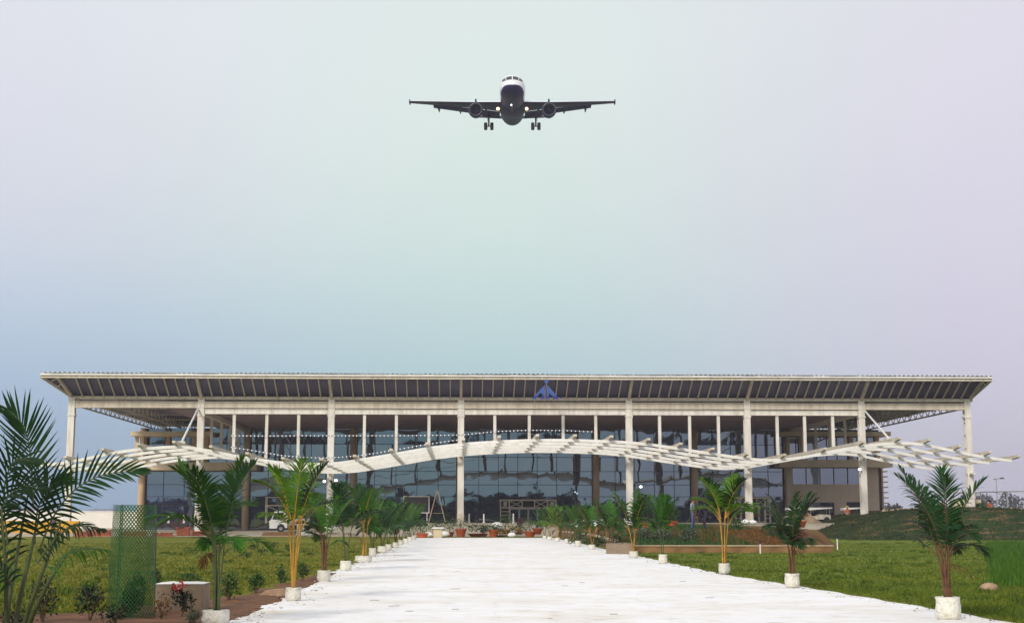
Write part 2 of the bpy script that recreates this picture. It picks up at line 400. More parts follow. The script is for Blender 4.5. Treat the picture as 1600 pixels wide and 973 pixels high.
LE = [(225, 1012), (330, 976), (365, 965), (400, 949), (445, 927), (482, 910), (517, 894), (557, 879), (587, 866), (620, 853), (650, 839.5)]
RE = [(1900, 1028), (1600, 976), (1465, 952), (1275, 920), (1132, 897.5), (1060, 882), (1000, 869), (940, 856.5), (900, 847), (880, 843), (862, 839.5)]
Lp = [gnd(*p) for p in LE]; Rp = [gnd(*p) for p in RE]
Lp.insert(0, Vector((-7.6, 2, 0))); Rp.insert(0, Vector((9.2, 2, 0)))
lx = [(p.y, p.x) for p in Lp]; rx = [(p.y, p.x) for p in Rp]
pm = MB(); Y = 2.0; rows = []
NX = 40
while Y < 118.6:
    st = .16 if Y < 60 else .4
    a = interp(lx, Y)+.05*math.sin(Y*3.1)+.04*math.sin(Y*7.7); b = interp(rx, Y)+.05*math.sin(Y*2.7+1)
    row = []
    for k in range(NX+1):
        x = lerp(a, b, k/NX); edge = min(k, NX-k)
        seam = abs(((Y/1.9) % 1)-.5)
        z = .022+.010*math.sin(x*1.7+math.sin(Y*1.3)*2)*math.sin(Y*2.1+.6*math.sin(x*.8))+(.014 if seam < .05 else 0)+rnd.uniform(-.003, .003)
        row.append((x, Y, max(.010, z) if edge else .006))
    rows.append(row); Y += st
b0 = 0
for r_ in rows: pm.v += r_
for i in range(len(rows)-1):
    for k in range(NX):
        q = i*(NX+1)+k; pm.f.append((q, q+1, q+NX+2, q+NX+1)); pm.mi.append(0)
tag(pm.build('path', 'path_cloth', smooth=True), kind='structure')

# bare soil strip on the left of the path
bs = MB(); rows = []
for i in range(60):
    y = 8+i*.55
    xr = interp(lx, y)+.25; wd = interp([(8, 7), (20, 4.8), (23, 3.2), (26, 1.7), (30, .9), (41, .35)], y)
    wd *= 1+.22*math.sin(y*2.3)+.12*math.sin(y*5.1)
    rows.append([(xr-wd*k/12, y, .004+(0 if k in (0, 12) else rnd.uniform(.0, .05))) for k in range(13)])
for r_ in rows: bs.v += r_
for i in range(59):
    for k in range(12):
        q = i*13+k; bs.f.append((q+1, q, q+13, q+14)); bs.mi.append(0)
tag(bs.build('soil', 'soil', smooth=True), kind='structure')

def field(name, m, x0, x1, nx, y0, y1, ny, fn):
    g = MB()
    for j in range(ny+1):
        for i in range(nx+1):
            x = lerp(x0, x1, i/nx); y = lerp(y0, y1, j/ny); g.v.append((x, y, fn(x, y)))
    for j in range(ny):
        for i in range(nx):
            q = j*(nx+1)+i; g.f.append((q, q+1, q+nx+2, q+nx+1)); g.mi.append(0)
    return tag(g.build(name, m, smooth=True), kind='structure')
FZ = 1.15
def fore(x, y):
    d = y*math.cos(ALPHA)-x*math.sin(ALPHA)
    return -.03+(lerp(.32, FZ, sm(-26, -9, x))+.03)*sm(128, 136, d)
field('forecourt', 'ground_pave', -140, 140, 70, 126, 240, 114, fore)
def mound(x, y):
    s = sm(24, 36, x); top = lerp(.0, 2.35, s)+.15*math.sin(x*.35)*s
    return -.05+top*sm(104+1.5*math.sin(x*.4), 128, y)*(1-.9*sm(150, 170, y))+.05*math.sin(x*1.9+y)*s*sm(104, 112, y)
field('grass_mound', 'mound_grass', 23, 120, 97, 100, 172, 72, mound)
def bedz(x, y):
    rb = lerp(14.0, 18.5, sm(66.5, 90, y)); e = sm(.75, 1.15, x-interp(rx, y))*(1-sm(rb-.3, rb+1.2, x))*sm(66.44, 66.62, y)
    return -.04+e*(lerp(.27, .90, sm(66.4, 81, y))+.2*sm(80, 128, y)+.05*math.sin(x*3)*math.sin(y*2))
field('planting_bed', 'bed_soil', 3.0, 21, 120, 66.45, 132, 120, bedz)

# far hills seen low on the left
def hill(name, cx, cy, w, h, m='hill'):
    g = MB()
    n = 28
    for i in range(n+1):
        for j in range(7):
            u = -1+2*i/n; v = -1+2*j/6
            z = h*max(0, (1-u*u))**.9*(1-v*v)*(1+.06*math.sin(u*9+cx)+.03*math.sin(u*23))-1
            g.v.append((cx+u*w, cy+v*w*.4, z))
    for i in range(n):
        for j in range(6):
            q = i*7+j; g.f.append((q, q+7, q+8, q+1)); g.mi.append(0)
    return tag(g.build(name, m, smooth=True), kind='structure')
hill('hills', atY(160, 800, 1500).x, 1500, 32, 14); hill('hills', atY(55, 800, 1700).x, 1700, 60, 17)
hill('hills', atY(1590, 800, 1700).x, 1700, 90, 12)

# ------------------------------------------------------------------ TERMINAL
T = thing('terminal_building', 'long low airport terminal with tall white steel columns, sloping dark eave and glass front', 'terminal', bw(0, 0, 0), ALPHA)
DG = 169.0; YG = DG-D0
COLX = [110, 313, 517, 720, 983, 1168, 1347, 1513]
cu = [uu(p, D0) for p in COLX]
zb = zz(622.5, D0); zt = zz(590.5, 134.9); yt = 134.9-D0
uL, uR = loc(113, 622, D0).x, loc(1514, 622, D0).x
tL, tR = loc(64, 590, 134.9).x, loc(1549, 590, 134.9).x
zB1a, zB1b = zz(638, D0-.3), zz(628.3, D0-.3)
zB2a, zB2b = zz(647.3, D0-.3), zz(639.5, D0-.3)
ZC = 11.95
for i, x in enumerate(cu):                                   # columns: built-up I section with stiffener plates
    m = MB(); w = .30
    zt_ = zb if i in (0, 7) else zb
    m.box(x-w, x+w, -.30, -.24, -.1, zt_); m.box(x-w, x+w, .24, .30, -.1, zt_); m.box(x-.05, x+.05, -.24, .24, -.1, zt_)
    z = FZ+.9
    while z < zt_-.5:
        m.box(x-w+.02, x+w-.02, -.235, .235, z, z+.03); z += 1.25
    m.box(x-.42, x+.42, -.42, .42, FZ-.1, FZ+.06)
    m.box(x-.36, x+.36, -.36, .36, zB2a-.22, zB2a-.06)
    c = m.build('column', 'white_paint', T)
    if i not in (0, 7):
        MB().box(x-.33, x+.33, -.345, -.302, FZ, FZ+.9).build('base_guard', 'cream_paint', c)
m = MB(); m.box(cu[0]+.3, cu[7]-.3, -.22, .22, zB1a, zB1b); m.box(cu[0]+.3, cu[7]-.3, -.34, -.22, zB1b-.07, zB1b); m.box(cu[0]+.3, cu[7]-.3, -.34, -.22, zB1a, zB1a+.07)
m.build('main_beam', 'cream_paint', T)
for a, b in zip(cu[1:6], cu[2:7]):
    m = MB(); m.box(a+.31, b-.31, -.20, .20, zB2a, zB2b); m.box(a+.31, b-.31, -.27, -.2, zB2b-.05, zB2b); m.box(a+.31, b-.31, -.27, -.2, zB2a, zB2a+.05)
    m.build('lower_beam', 'white_paint', T)
# eave: bottom rail, top rail, ribs, dark panels, gutter edge, roof
def rail(name, p, q, w, h, mt='cream_paint'): return MB().bar(p, q, w, h).build(name, mt, T)
rail('eave_bottom_rail', (uL-.3, 0, zb-.02), (uR+.3, 0, zb-.02), .35, .30)
rail('eave_top_rail', (tL, yt, zt), (tR, yt, zt), .22, .24)
for sx, ub, ut in ((-1, uL, tL), (1, uR, tR)):
    rail('eave_bottom_rail', (ub, .18, zb-.02), (ub, 44, zb-.02), .30, .30)
    rail('eave_top_rail', (ut, yt+.12, zt), (ut, 46, zt), .22, .24)
def rib(bu, by, tu, ty, w=.10, h=.16): MB().bar((bu, by, zb+.05), (tu, ty, zt-.05), w, h).build('rib', 'tan_paint', T)
allb = [uL]+cu[1:7]+[uR]
for i in range(7):
    n = 16 if i == 3 else 12
    for k in range(1, n): rib(lerp(allb[i], allb[i+1], k/n), -.12, lerp(allb[i], allb[i+1], k/n), yt)
for x in cu[1:7]:
    m = MB(); m.prism([(x-.13, 0), (x+.13, 0), (x+.13, .1), (x-.13, .1)], 0, .1); m = MB()
    m.bar((x, -.1, zb-.1), (x, yt-.06, zt+.05), .26, .34); m.bar((x-.9, .5, zb+.2), (x-.9, yt*.5+.6, zt-.3), .06, .06); m.bar((x-1.6, .5, zb+.2), (x-1.6, yt*.5+.6, zt-.3), .06, .06)
    for k in range(4): m.bar((x-1.6, .5+(yt*.5+.1)*k/4, zb+.25+k*.32), (x-.9, .5+(yt*.5+.1)*k/4, zb+.25+k*.32), .05, .05)
    m.build('eave_bracket', 'tan_paint', T)
o_ = .2
for sx, ub, ut in ((-1, uL, tL), (1, uR, tR)):
    m = MB(); m.bar((ub, -.05, zb), (ub+(ut-ub)*.30, yt, zt), .20, .28); m.bar((ub, .0, zb), (ut, yt, zt), .16, .22)
    m.build('eave_bracket', 'tan_paint', T)
    for k in range(1, 5): rib(ub, -.1+k*4, ut, yt+k*4.4)
    MB().quad((ub, o_, zb+.18), (ub+(ut-ub)*.30, yt+.3, zt+.02), (ut, yt+.3, zt+.02)).build('eave_panel', 'soffit_dark', T)
    m = MB()
    for k in range(4):
        f = k/4; m.bar((lerp(ub, ut, f), lerp(0, yt, f)+.1, lerp(zb, zt, f)), (lerp(ub, ub+(ut-ub)*.3, f+.2), lerp(0, yt, f+.2)+.1, lerp(zb, zt, f+.2)), .06, .06)
    for k in range(7):
        y0 = yt+1.2+k*.8; m.bar((ub+sx*.4, y0+2, zb+.3), (ut-sx*.7, y0, zt-.3), .06, .06); m.bar((ut-sx*.7, y0, zt-.3), (ub+sx*.4, y0+2.8, zb+.3), .05, .05)
    m.bar((ub+sx*.9, .2, zb+.7), (ub+sx*.9, 8, zb+.7), .07, .07)
    m.build('corner_truss', 'white_pipe', T)
o = .16
for i in range(7):
    a, b = allb[i], allb[i+1]; ta, tb = a, b
    if i == 0: ta = a+(tL-a)*.30
    if i == 6: tb = b+(tR-b)*.30
    MB().quad((a, o, zb+.16), (ta, yt+o+.1, zt+.02), (tb, yt+o+.1, zt+.02), (b, o, zb+.16)).build('eave_panel', 'soffit_dark', T)
m = MB(); y0 = 0
for k in range(5):
    z = zb+.35+k*.26; yy = .45-k*.45
    m.bar((uL+2, yy, z), (uR-2, yy, z), .03, .06)
m.build('louvre', 'steel_grey', T)
for sx, ub, ut in ((-1, uL, tL), (1, uR, tR)):
    MB().quad((ub-sx*.2, 9, zb+.1), (ut-sx*.2, 7, zt), (ut-sx*.2, 46, zt), (ub-sx*.2, 44, zb+.1)).build('eave_panel', 'soffit_dark', T)
# corrugated roof sheet
def roofz(y): return 15.0+.045*(y-yt) if y < 22 else 15.0+.045*(22-yt)-.045*(y-22)
m = MB(); nseg = int((tR-tL)/.11); ysr = [yt-.28, 4, 22, 34, 47]
for y in ysr:
    for k in range(nseg+1):
        x = lerp(tL-.05, tR+.05, k/nseg); m.v.append((x, y, roofz(y)+.055*math.cos(2*math.pi*(x/.44))+.02*math.sin(x*.31)))
for j in range(len(ysr)-1):
    for k in range(nseg):
        q = j*(nseg+1)+k; m.f.append((q, q+1, q+nseg+2, q+nseg+1)); m.mi.append(0)
rf = m.build('roof', 'roof_sheet', T)
m = MB(); m.bar((tL, yt-.12, 14.83), (tR, yt-.12, 14.83), .30, .16); m.build('gutter', 'white_pipe', rf)
m = MB()
for k in range(150):
    x = lerp(tL+.8, tR-.8, rnd.random()); m.box(x-.5, x+.5, yt-.3, yt-.2, 14.90, 14.95+rnd.uniform(0, .03))
m.build('edge_closure', 'steel_grey', rf)
# ceiling under the roof
MB().box(cu[1]-3.5, cu[6]+1.5, .6, YG+14, ZC, ZC+.25).build('ceiling', 'ceiling', T)
for a, b in ((uL+.4, cu[1]-3.52), (cu[6]+1.52, uR-.4)):
    MB().box(a, b, .6, 44, ZC+1.0, ZC+1.12).build('ceiling', 'soffit_dark', T)
    m = MB()
    for x in [lerp(a, b, t) for t in ((.03, .45) if a < 0 else (.55, .97))]:
        m.bar((x, .5, ZC+.15), (x, 44, ZC+.15), .12, .14)
        for k in range(22): m.bar((x, .5+k*2, ZC+.15), (x, 1.5+k*2, ZC+.95), .07, .07); m.bar((x, 1.5+k*2, ZC+.95), (x, 2.5+k*2, ZC+.15), .07, .07)
    for k in range(6):
        m.bar((a, .8+k*8, ZC+.6), (b, .8+k*8, ZC+.6), .08, .1)
    m.build('roof_truss', 'cream_paint' , T)
# hangers from the lower beam to the canopy
WAVE = [(30, 730), (60, 727.5), (110, 721), (155, 712), (182, 706.5), (225, 701), (282, 698), (325, 703.5), (362, 711), (400, 717), (440, 722.5), (487, 725), (530, 723), (570, 717), (612, 710), (667, 700.5), (720, 694), (775, 690), (830, 687.8), (880, 687.5), (937, 689), (980, 691), (1025, 695.5), (1075, 703), (1125, 710.5), (1175, 717), (1205, 718.5), (1250, 714.5), (1305, 704), (1350, 696.5), (1400, 692), (1440, 694), (1475, 701), (1525, 711.5), (1575, 719), (1615, 723)]
DF = 117.0
WU = [(loc(px, py, DF).x, loc(px, py, DF).z) for px, py in WAVE]
def wz(u): return smooth_interp(WU, u)
HX = [365, 416, 466, 569, 619, 670, 773, 827, 880, 931, 1031, 1078, 1123, 1215, 1258, 1302]
for p in HX:
    x = uu(p, D0)
    MB().box(x-.14, x+.14, -.14, .14, wz(x), zB2a-.003).build('hanger', 'white_paint', T)
for cx, side in ((cu[1], 1), (cu[6], -1)):
    MB().bar((cx, .32, zB2a+.25), (cx, YG-1, zB2a+.25), .3, .5).build('lower_beam', 'white_paint', T)
    for k in range(1, 5):
        MB().box(cx-.14, cx+.14, k*6-.14, k*6+.14, zz(690, D0), zB2a).build('hanger', 'cream_paint', T)
# glass front between brown round piers
PX = [225, 387, 553, 718, 930, 1083, 1228]
pu = [uu(p, DG) for p in PX]
for i, x in enumerate(pu):
    m = MB(); top = ZC
    m.tube([(x, YG-.55, -.1), (x, YG-.55, top)], .40, 16); m.box(x-.02, x+.02, YG-.97, YG-.94, FZ+.3, FZ+2.5)
    m.build('round_pier', 'pier_clad', T, smooth=True)
zg = [FZ, FZ+1.9, zz(783, DG)+.55, zz(757, DG), zz(736, DG), zz(714, DG), zz(694, DG), ZC]
for i in range(len(pu)-1):
    a, b = pu[i], pu[i+1]
    gl = MB(); n = max(1, round((b-a)/2.25)); zs_ = [-.1]+zg[1:]
    for k in range(n):
        for z0, z1 in zip(zs_, zs_[1:]):
            x0, x1 = lerp(a, b, k/n), lerp(a, b, (k+1)/n); tx, tz = rnd.uniform(-.004, .004), rnd.uniform(-.003, .003)-(.034 if z1 == zs_[-1] else .012 if z1 == zs_[-2] else 0)
            gl.quad(*[(x, YG+.012+tx*(x-(x0+x1)/2)+tz*(z-(z0+z1)/2), z) for x, z in ((x0, z0), (x1, z0), (x1, z1), (x0, z1))])
    w = gl.build('curtain_wall', 'facade_glass', T)
    m = MB()
    for k in range(0, n+1):
        x = lerp(a, b, k/n); m.box(x-.03, x+.03, YG-.06, YG-.003, 0, ZC)
    for z in zg[1:-1]: m.box(a+.03, b-.03, YG-.05, YG-.004, z-.03, z+.03)
    m.build('mullion_grid', 'mullion', w)
def portal(pxa, pxb, pya, leaf=4):
    a, b = uu(pxa, DG-2), uu(pxb, DG-2); yz = YG-2.0; zt_ = zz(pya, DG-2); h = zt_-FZ; wd = b-a
    side = wd*.17; trz = FZ+h*.64
    m = MB()
    for x in (a, a+side-.1, b-side-.1+.1, b-.16): m.box(x, x+.16, yz, yz+.2, FZ, zt_)
    m.box(a, b, yz-.02, yz+.22, zt_-.16, zt_+.02); m.box(a, b, yz-.01, yz+.21, trz-.08, trz+.08)
    xa, xb = a+side+.06, b-side
    for k in (1, 2): x = lerp(xa, xb, k/3); m.box(x-.06, x+.06, yz+.01, yz+.19, trz+.08, zt_-.16)
    for k in (0, 2):
        x0, x1 = lerp(xa, xb, k/3), lerp(xa, xb, (k+1)/3)
        m.bar((x0, yz+.1, trz+.1), (x1, yz+.1, zt_-.18), .08, .08, (0, 1, 0)); m.bar((x1, yz+.1, trz+.1), (x0, yz+.1, zt_-.18), .08, .08, (0, 1, 0))
    for x0 in (a+.16, b-side+.16):
        for k in range(1, 4): m.box(x0, x0+side-.26, yz+.03, yz+.16, FZ+h*.64*k/4-.04, FZ+h*.64*k/4+.04)
        m.box(x0+side*.25, x0+side*.6, yz+.02, yz+.3, trz+.15, zt_-.25)
    m.box(a, a+.2, yz+.2, YG, zt_-.2, zt_); m.box(b-.2, b, yz+.2, YG, zt_-.2, zt_)
    p = m.build('entrance_portal', 'portal_paint', T)
    MB().box(a+.1, b-.1, yz+.45, yz+.5, FZ, zt_-.2).build('porch_interior', 'dark_void', p)
    for k in range(leaf):
        x0, x1 = lerp(xa, xb, k/leaf)+.02, lerp(xa, xb, (k+1)/leaf)-.02
        m = MB()
        m.box(x0, x0+.07, yz+.06, yz+.12, FZ, trz-.1); m.box(x1-.07, x1, yz+.06, yz+.12, FZ, trz-.1); m.box(x0+.07, x1-.07, yz+.06, yz+.12, trz-.18, trz-.1); m.box(x0+.07, x1-.07, yz+.06, yz+.12, FZ, FZ+.12)
        m.cur = 1; m.quad((x0+.07, yz+.09, FZ+.12), (x1-.07, yz+.09, FZ+.12), (x1-.07, yz+.09, trz-.18), (x0+.07, yz+.09, trz-.18))
        m.build('door_leaf', ['white_pipe', 'dark_glass'], p)
portal(781, 869, 780); portal(1146, 1202, 776)
# end blocks: slabs, windows, brown tiled wall
def slab(pxa, pxb, pya, pyb, name='floor_slab', fwd=3.0, back=16):
    d = DG-fwd; a, b = uu(pxa, d), uu(pxb, d)
    return MB().box(a, b, YG-fwd, YG+back, zz(pyb, d), zz(pya, d)).build(name, 'slab_stone', T)
slab(203, 330, 674.5, 681.5); slab(192, 402, 722.5, 734.5)
slab(1222, 1393, 672.5, 679); slab(1218, 1394, 717, 728.5)
# left: tall glazing set behind the slab edge, small posts upstairs
a, b = uu(225, DG), uu(200, DG)
for p in (213.5, 222):
    x = uu(p, DG-1.5); MB().box(x-.18, x+.18, YG-1.7, YG-1.35, zz(722, DG-1.5), zz(681, DG-1.5)).build('post', 'slab_stone', T)
MB().box(pu[0]-.3, pu[0]+.05, YG+.3, YG+14, FZ, ZC).build('side_wall', 'brown_tile', T)
for k, p in enumerate((262, 303, 322)):
    x = uu(p, DG-.4); MB().box(x-.25, x+.25, YG-.5, YG-.07, zz(722, DG), ZC-.003).build('post', 'brown_clad', T)
m = MB(); x0, x1 = uu(232, DG), uu(322, DG); m.box(x0, x1, YG-.09, YG-.065, zz(718, DG), zz(705, DG)); m.build('spandrel', 'tan_paint', T)
# right block
rx0, rx1 = uu(1228, DG-1), uu(1371, DG-1); yb = YG-1.0
zt1, zt2, zt3 = zz(755.5, DG-1), zz(729, DG-1), zz(717, DG-1)
mb = MB()
d1 = (uu(1250, DG-1), uu(1301, DG-1), zz(784, DG-1)); d2 = (uu(1320, DG-1), uu(1341, DG-1), zz(783.5, DG-1))
segs = [(rx0, d1[0], FZ), (d1[0], d1[1], d1[2]), (d1[1], d2[0], FZ), (d2[0], d2[1], d2[2]), (d2[1], rx1, FZ)]
for x0, x1, z0 in segs: mb.box(x0, x1, yb, yb+.3, z0, zt1)
mb.box(rx0, uu(1237, DG-1), yb, yb+.3, zt1, zt2); mb.box(uu(1345, DG-1), rx1, yb, yb+.3, zt1, zt2)
wl = mb.build('tiled_wall', 'brown_tile', T)
m = MB(); zq = FZ
while zq < zt1: m.box(rx0, d1[0]-.01, yb-.004, yb+.01, zq, zq+.02); m.box(d1[1]+.01, d2[0]-.01, yb-.004, yb+.01, zq, zq+.02); m.box(d2[1]+.01, rx1, yb-.004, yb+.01, zq, zq+.02); zq += .75
for k in range(1, 12):
    x = lerp(rx0, rx1, k/12); m.box(x-.012, x+.012, yb-.005, yb+.01, d1[2]+.02, zt1)
tag(m.build('tile_joints', 'brown_clad', wl), kind='stuff')
for x0, x1, zt_ in (d1, d2):
    MB().quad((x0, yb+.2, FZ), (x1, yb+.2, FZ), (x1, yb+.2, zt_), (x0, yb+.2, zt_)).build('shop_window', 'dark_glass', wl)
def strip(x0, x1, z0, z1, n, y=None):
    y = yb+.15 if y is None else y
    w = MB().quad((x0, y, z0), (x1, y, z0), (x1, y, z1), (x0, y, z1)).build('strip_window', 'facade_glass', T)
    m = MB()
    for k in range(n+1): x = lerp(x0, x1, k/n); m.box(x-.05, x+.05, y-.08, y-.003, z0, z1)
    m.build('mullion_grid', 'mullion', w)
strip(uu(1237, DG-1), uu(1345, DG-1), zt1, zt2, 5)
strip(uu(1228, DG-1), uu(1372, DG-1), zz(717, DG-1), zz(679, DG-1), 9)
for p in (1252, 1330, 1371):
    x = uu(p, DG-1.3); MB().box(x-.22, x+.22, yb-.35, yb+.05, zz(717, DG-1.3), zz(679, DG-1.3)).build('post', 'brown_clad', T)
MB().box(rx0, rx1+.3, yb+.35, YG+14, FZ, ZC-.01).build('inner_wall', 'dark_void', T)
m = MB(); x = uu(1374, DG+2)
for k in range(14): m.box(x, x+.75, YG+1.5, YG+13, FZ+.35+k*.62, FZ+.47+k*.62)
m.box(x, x+.2, YG+1.6, YG+12.9, FZ, zz(717, DG)); m.build('side_screen', 'brown_clad', T)

# ------------------------------------------------------------------ WAVE CANOPY in front of the terminal
K = thing('wave_canopy', 'white steel trellis canopy rising and falling in waves before the terminal', 'canopy', bw(0, 0, 0), ALPHA)
u0, u1 = loc(62, 727, DF).x, loc(1580, 719, DF).x
def wtop(px, d): return uu(px, d)
for j, d in enumerate((117.0, 122.0, 127.0, 132.0, 137.0)):
    pts = []; n = 150
    for k in range(n+1):
        x = lerp(u0, u1, k/n); pts.append((x, d-D0-(.35 if d == 137 else 0), wz(x)))
    m = MB()
    for p, q in zip(pts, pts[1:]):
        b = len(m.v)
        for P in (p, q):
            m.v += [(P[0], P[1]-.10, P[2]-.13), (P[0], P[1]+.10, P[2]-.13), (P[0], P[1]+.10, P[2]+.11), (P[0], P[1]-.10, P[2]+.11)]
        for f in ((0, 4, 5, 1), (1, 5, 6, 2), (2, 6, 7, 3), (3, 7, 4, 0)):
            m.f.append(tuple(b+i for i in f)); m.mi.append(0)
    m.quad(*m.v[0:4]); m.quad(*m.v[-8:-4])
    m.build('rail', 'white_pipe', K)
FX = [44, 102, 160, 216, 271, 329, 386, 442, 502, 554, 611, 667, 724, 780, 840, 899, 956, 1014, 1064, 1114, 1168, 1226, 1290, 1350, 1407, 1453, 1500, 1547, 1592]
for p in FX:
    x = uu(p, 115.6); z = wz(min(max(x, u0), u1))+.11
    m = MB(); ya, yb_ = 115.6-D0, 137.9-D0-.75
    poly = [(ya, z+.32), (ya, z+.14), (ya+1.3, z), (yb_, z), (yb_, z+.24), (ya+1.5, z+.30)]
    b = len(m.v)
    for sx in (-.13, .13): m.v += [(x+sx, y, zq) for y, zq in poly]
    n = len(poly); m.f.append(tuple(range(n))); m.f.append(tuple(range(n, 2*n))[::-1]); m.mi += [0, 0]
    for i in range(n): jn = (i+1) % n; m.f.append((jn, i, n+i, n+jn)); m.mi.append(0)
    m.build('cross_beam', 'cream_paint', K)
for cx, px, py in ((cu[1], 284, 690), (cu[6], 1389, 685)):
    e = loc(px, py, 123); rd = MB().tube([(cx+(.3 if px > 800 else -.3), -.3, zz(640, D0)), tuple(e)], .09, 8).build('stay_rod', 'white_pipe', K)
    MB().box(e.x-.3, e.x+.3, e.y-.3, e.y+.3, e.z-.25, e.z+.05).build('rod_anchor', 'cream_paint', rd)
for x in cu:
    MB().bar((x, -.36, wz(x)-.1), (x, -1.4, wz(x)-.05), .3, .16).build('column_bracket', 'white_paint', K)

# festoon lights strung along the hangers
def festoon(pts, label):
    P = [loc(px, py, D0-.35) for px, py in pts]
    P = [tuple(bw(p.x, p.y, p.z)) for p in P]
    fine = []
    for a, b in zip(P, P[1:]):
        a = Vector(a); b = Vector(b); n = max(2, int((b-a).length/.35))
        for k in range(n): fine.append(a.lerp(b, k/n))
    t = thing('string_lights', label, 'string lights', fine[0], 0, 'light strings on the hangers')
    o0 = fine[0]
    MB().tube([p-o0 for p in fine], .025, 4).build('cable', 'steel_grey', t)
    m = MB()
    for p in fine: m.ball(p-o0-Vector((0, .05, .03)), .06, 5, 4)
    tag(m.build('bulb', 'bulb', t), kind='stuff')
festoon([(362, 680), (416, 680.5), (466, 680), (517, 680), (569, 680), (619, 680), (670, 679.5), (720, 679), (773, 673.5), (827, 671.5), (880, 672), (931, 674)], 'straight upper string of tiny white bulbs along the terminal hangers')
festoon([(362, 698), (400, 704), (440, 711), (475, 714), (517, 714.5), (560, 711.5), (619, 702), (670, 693), (720, 686)], 'sagging lower string of tiny white bulbs following the wave canopy')

# blue emblem on the eave
E0 = bw(*(loc(851, 608, 134.0)))
EM = thing('emblem', 'blue figure shaped emblem with round head and spread legs on the eave', 'emblem', E0, ALPHA)
def epx(x, y):
    p = loc(780+x/8.889, 570+y/8.889, 134.0); q = loc(851, 608, 134.0); return ((p.x-q.x)*.95, (p.z-q.z)*.93)
def epoly(pts, mt, name, dy=0): MB().prism([epx(*p) for p in pts], -.12+dy, .12).build(name, mt, EM)
epoly([(655+30*math.cos(t*math.pi/10), 220+30*math.sin(t*math.pi/10)) for t in range(20)], 'logo_blue', 'head')
epoly([(636, 268), (636, 436), (606, 436), (596, 402), (566, 396), (540, 420), (486, 436), (520, 392), (596, 312)], 'logo_blue', 'limb')
epoly([(484, 438), (542, 422), (520, 452), (512, 480), (440, 480)], 'logo_deep', 'foot')
epoly([(592, 440), (630, 440), (626, 480), (568, 480)], 'logo_deep', 'foot')
epoly([(666, 268), (720, 330), (806, 436), (746, 440), (696, 385), (694, 436), (662, 436)], 'logo_blue', 'limb')
epoly([(750, 444), (810, 440), (830, 480), (758, 480)], 'logo_deep', 'foot')
epoly([(660, 440), (692, 440), (706, 480), (650, 480)], 'logo_deep', 'foot')
epoly([(872+13*math.cos(t*math.pi/6), 462+13*math.sin(t*math.pi/6)) for t in range(12)], 'logo_deep', 'dot')
for x in (-.9, .9): MB().bar((x, .12, -1.2), (x, 3.0, -.7), .06, .06).build('support_arm', 'steel_grey', EM)

# flood lamps on the columns
def flood(px, py, d, label, back=False):
    p = loc(px, py, d); t = thing('floodlight', label, 'lamp', bw(p.x, p.y, p.z), ALPHA+(math.pi if back else 0), 'floodlights on the columns')
    m = MB(); m.box(-.16, .16, -.05, .16, -.12, .12); m.bar((0, .1, -.1), (0, .35, -.3), .05, .05); m.build('housing', 'steel_grey', t)
    MB().ball((0, -.07, 0), (.14, .05, .11), 10, 6).build('lens', 'lamp_white', t)
flood(507, 751.5, D0-.6, 'lit floodlight on the left side of the column behind the yellow stemmed palm')
flood(525, 750, D0-.6, 'lit floodlight on the right side of the column behind the yellow stemmed palm')
flood(1001, 760, D0+.6, 'lit floodlight at the side of the column right of the entrance')
flood(1343, 733, D0-.6, 'bright lit floodlight on the column before the brown tiled wall')
flood(985, 751, D0+.9, 'floodlight behind the column right of the entrance, mirrored in the glass', True)
flood(976, 752, D0+.9, 'smaller floodlight behind that column, turned to the glass', True)

# ------------------------------------------------------------------ AIRLINER
A = thing('airliner', 'white twin engine passenger jet with navy painted underside shade, seen head on, landing gear down above the terminal', 'airplane')
AD = 229.0
P0 = atY(800.5, 143, AD-14)
view = (P0-C0).normalized(); el = math.asin(view.z)
A.location = P0
PITCH = el-R(11.3)                     # nose pitched so that its belly shows as photographed
A.rotation_euler = (PITCH if False else 0, 0, 0)
A.rotation_euler = (-(-PITCH), 0, 0)
ORG = 7.0                              # the station of the body at the root
NT = [(0, -.50), (.12, -.28), (.3, -.08), (.6, .16), (1.0, .40), (1.6, .66), (2.1, 1.02), (2.7, 1.46), (3.4, 1.78), (4.3, 1.98), (5.5, 2.05)]
NB = [(0, -.52), (.12, -.80), (.3, -1.0), (.6, -1.24), (1.0, -1.45), (1.8, -1.72), (3.0, -1.94), (4.3, -2.03), (5.5, -2.05)]
NW = [(0, .02), (.12, .34), (.3, .58), (.6, .86), (1.0, 1.12), (1.8, 1.47), (3.0, 1.80), (4.3, 1.95), (5.5, 1.975)]
def fus(y, th):
    if y > 24:
        t = (y-24)/13.6; r_ = 1.975*(1-t**1.6*.86); cz = (1.975-r_)*.72; rz = r_*1.04
    else:
        y_ = min(y, 5.5); zt__ = smooth_interp(NT, y_); zb__ = smooth_interp(NB, y_); r_ = smooth_interp(NW, y_); cz = (zt__+zb__)/2; rz = (zt__-zb__)/2
    return Vector((r_*math.cos(th), y-ORG, cz+rz*math.sin(th)))
m = MB(); ys_ = [0.0, .06, .12, .2, .3, .45, .6, .8, 1.0, 1.3, 1.6, 1.85, 2.1, 2.4, 2.7, 3.05, 3.4, 3.85, 4.3, 4.9, 5.5]+[6.5+i*1.0 for i in range(18)]+[24.5+i*1.2 for i in range(11)]+[37.5]
NS = 72
for y in ys_:
    for k in range(NS): m.v.append(tuple(fus(y, 2*math.pi*k/NS)))
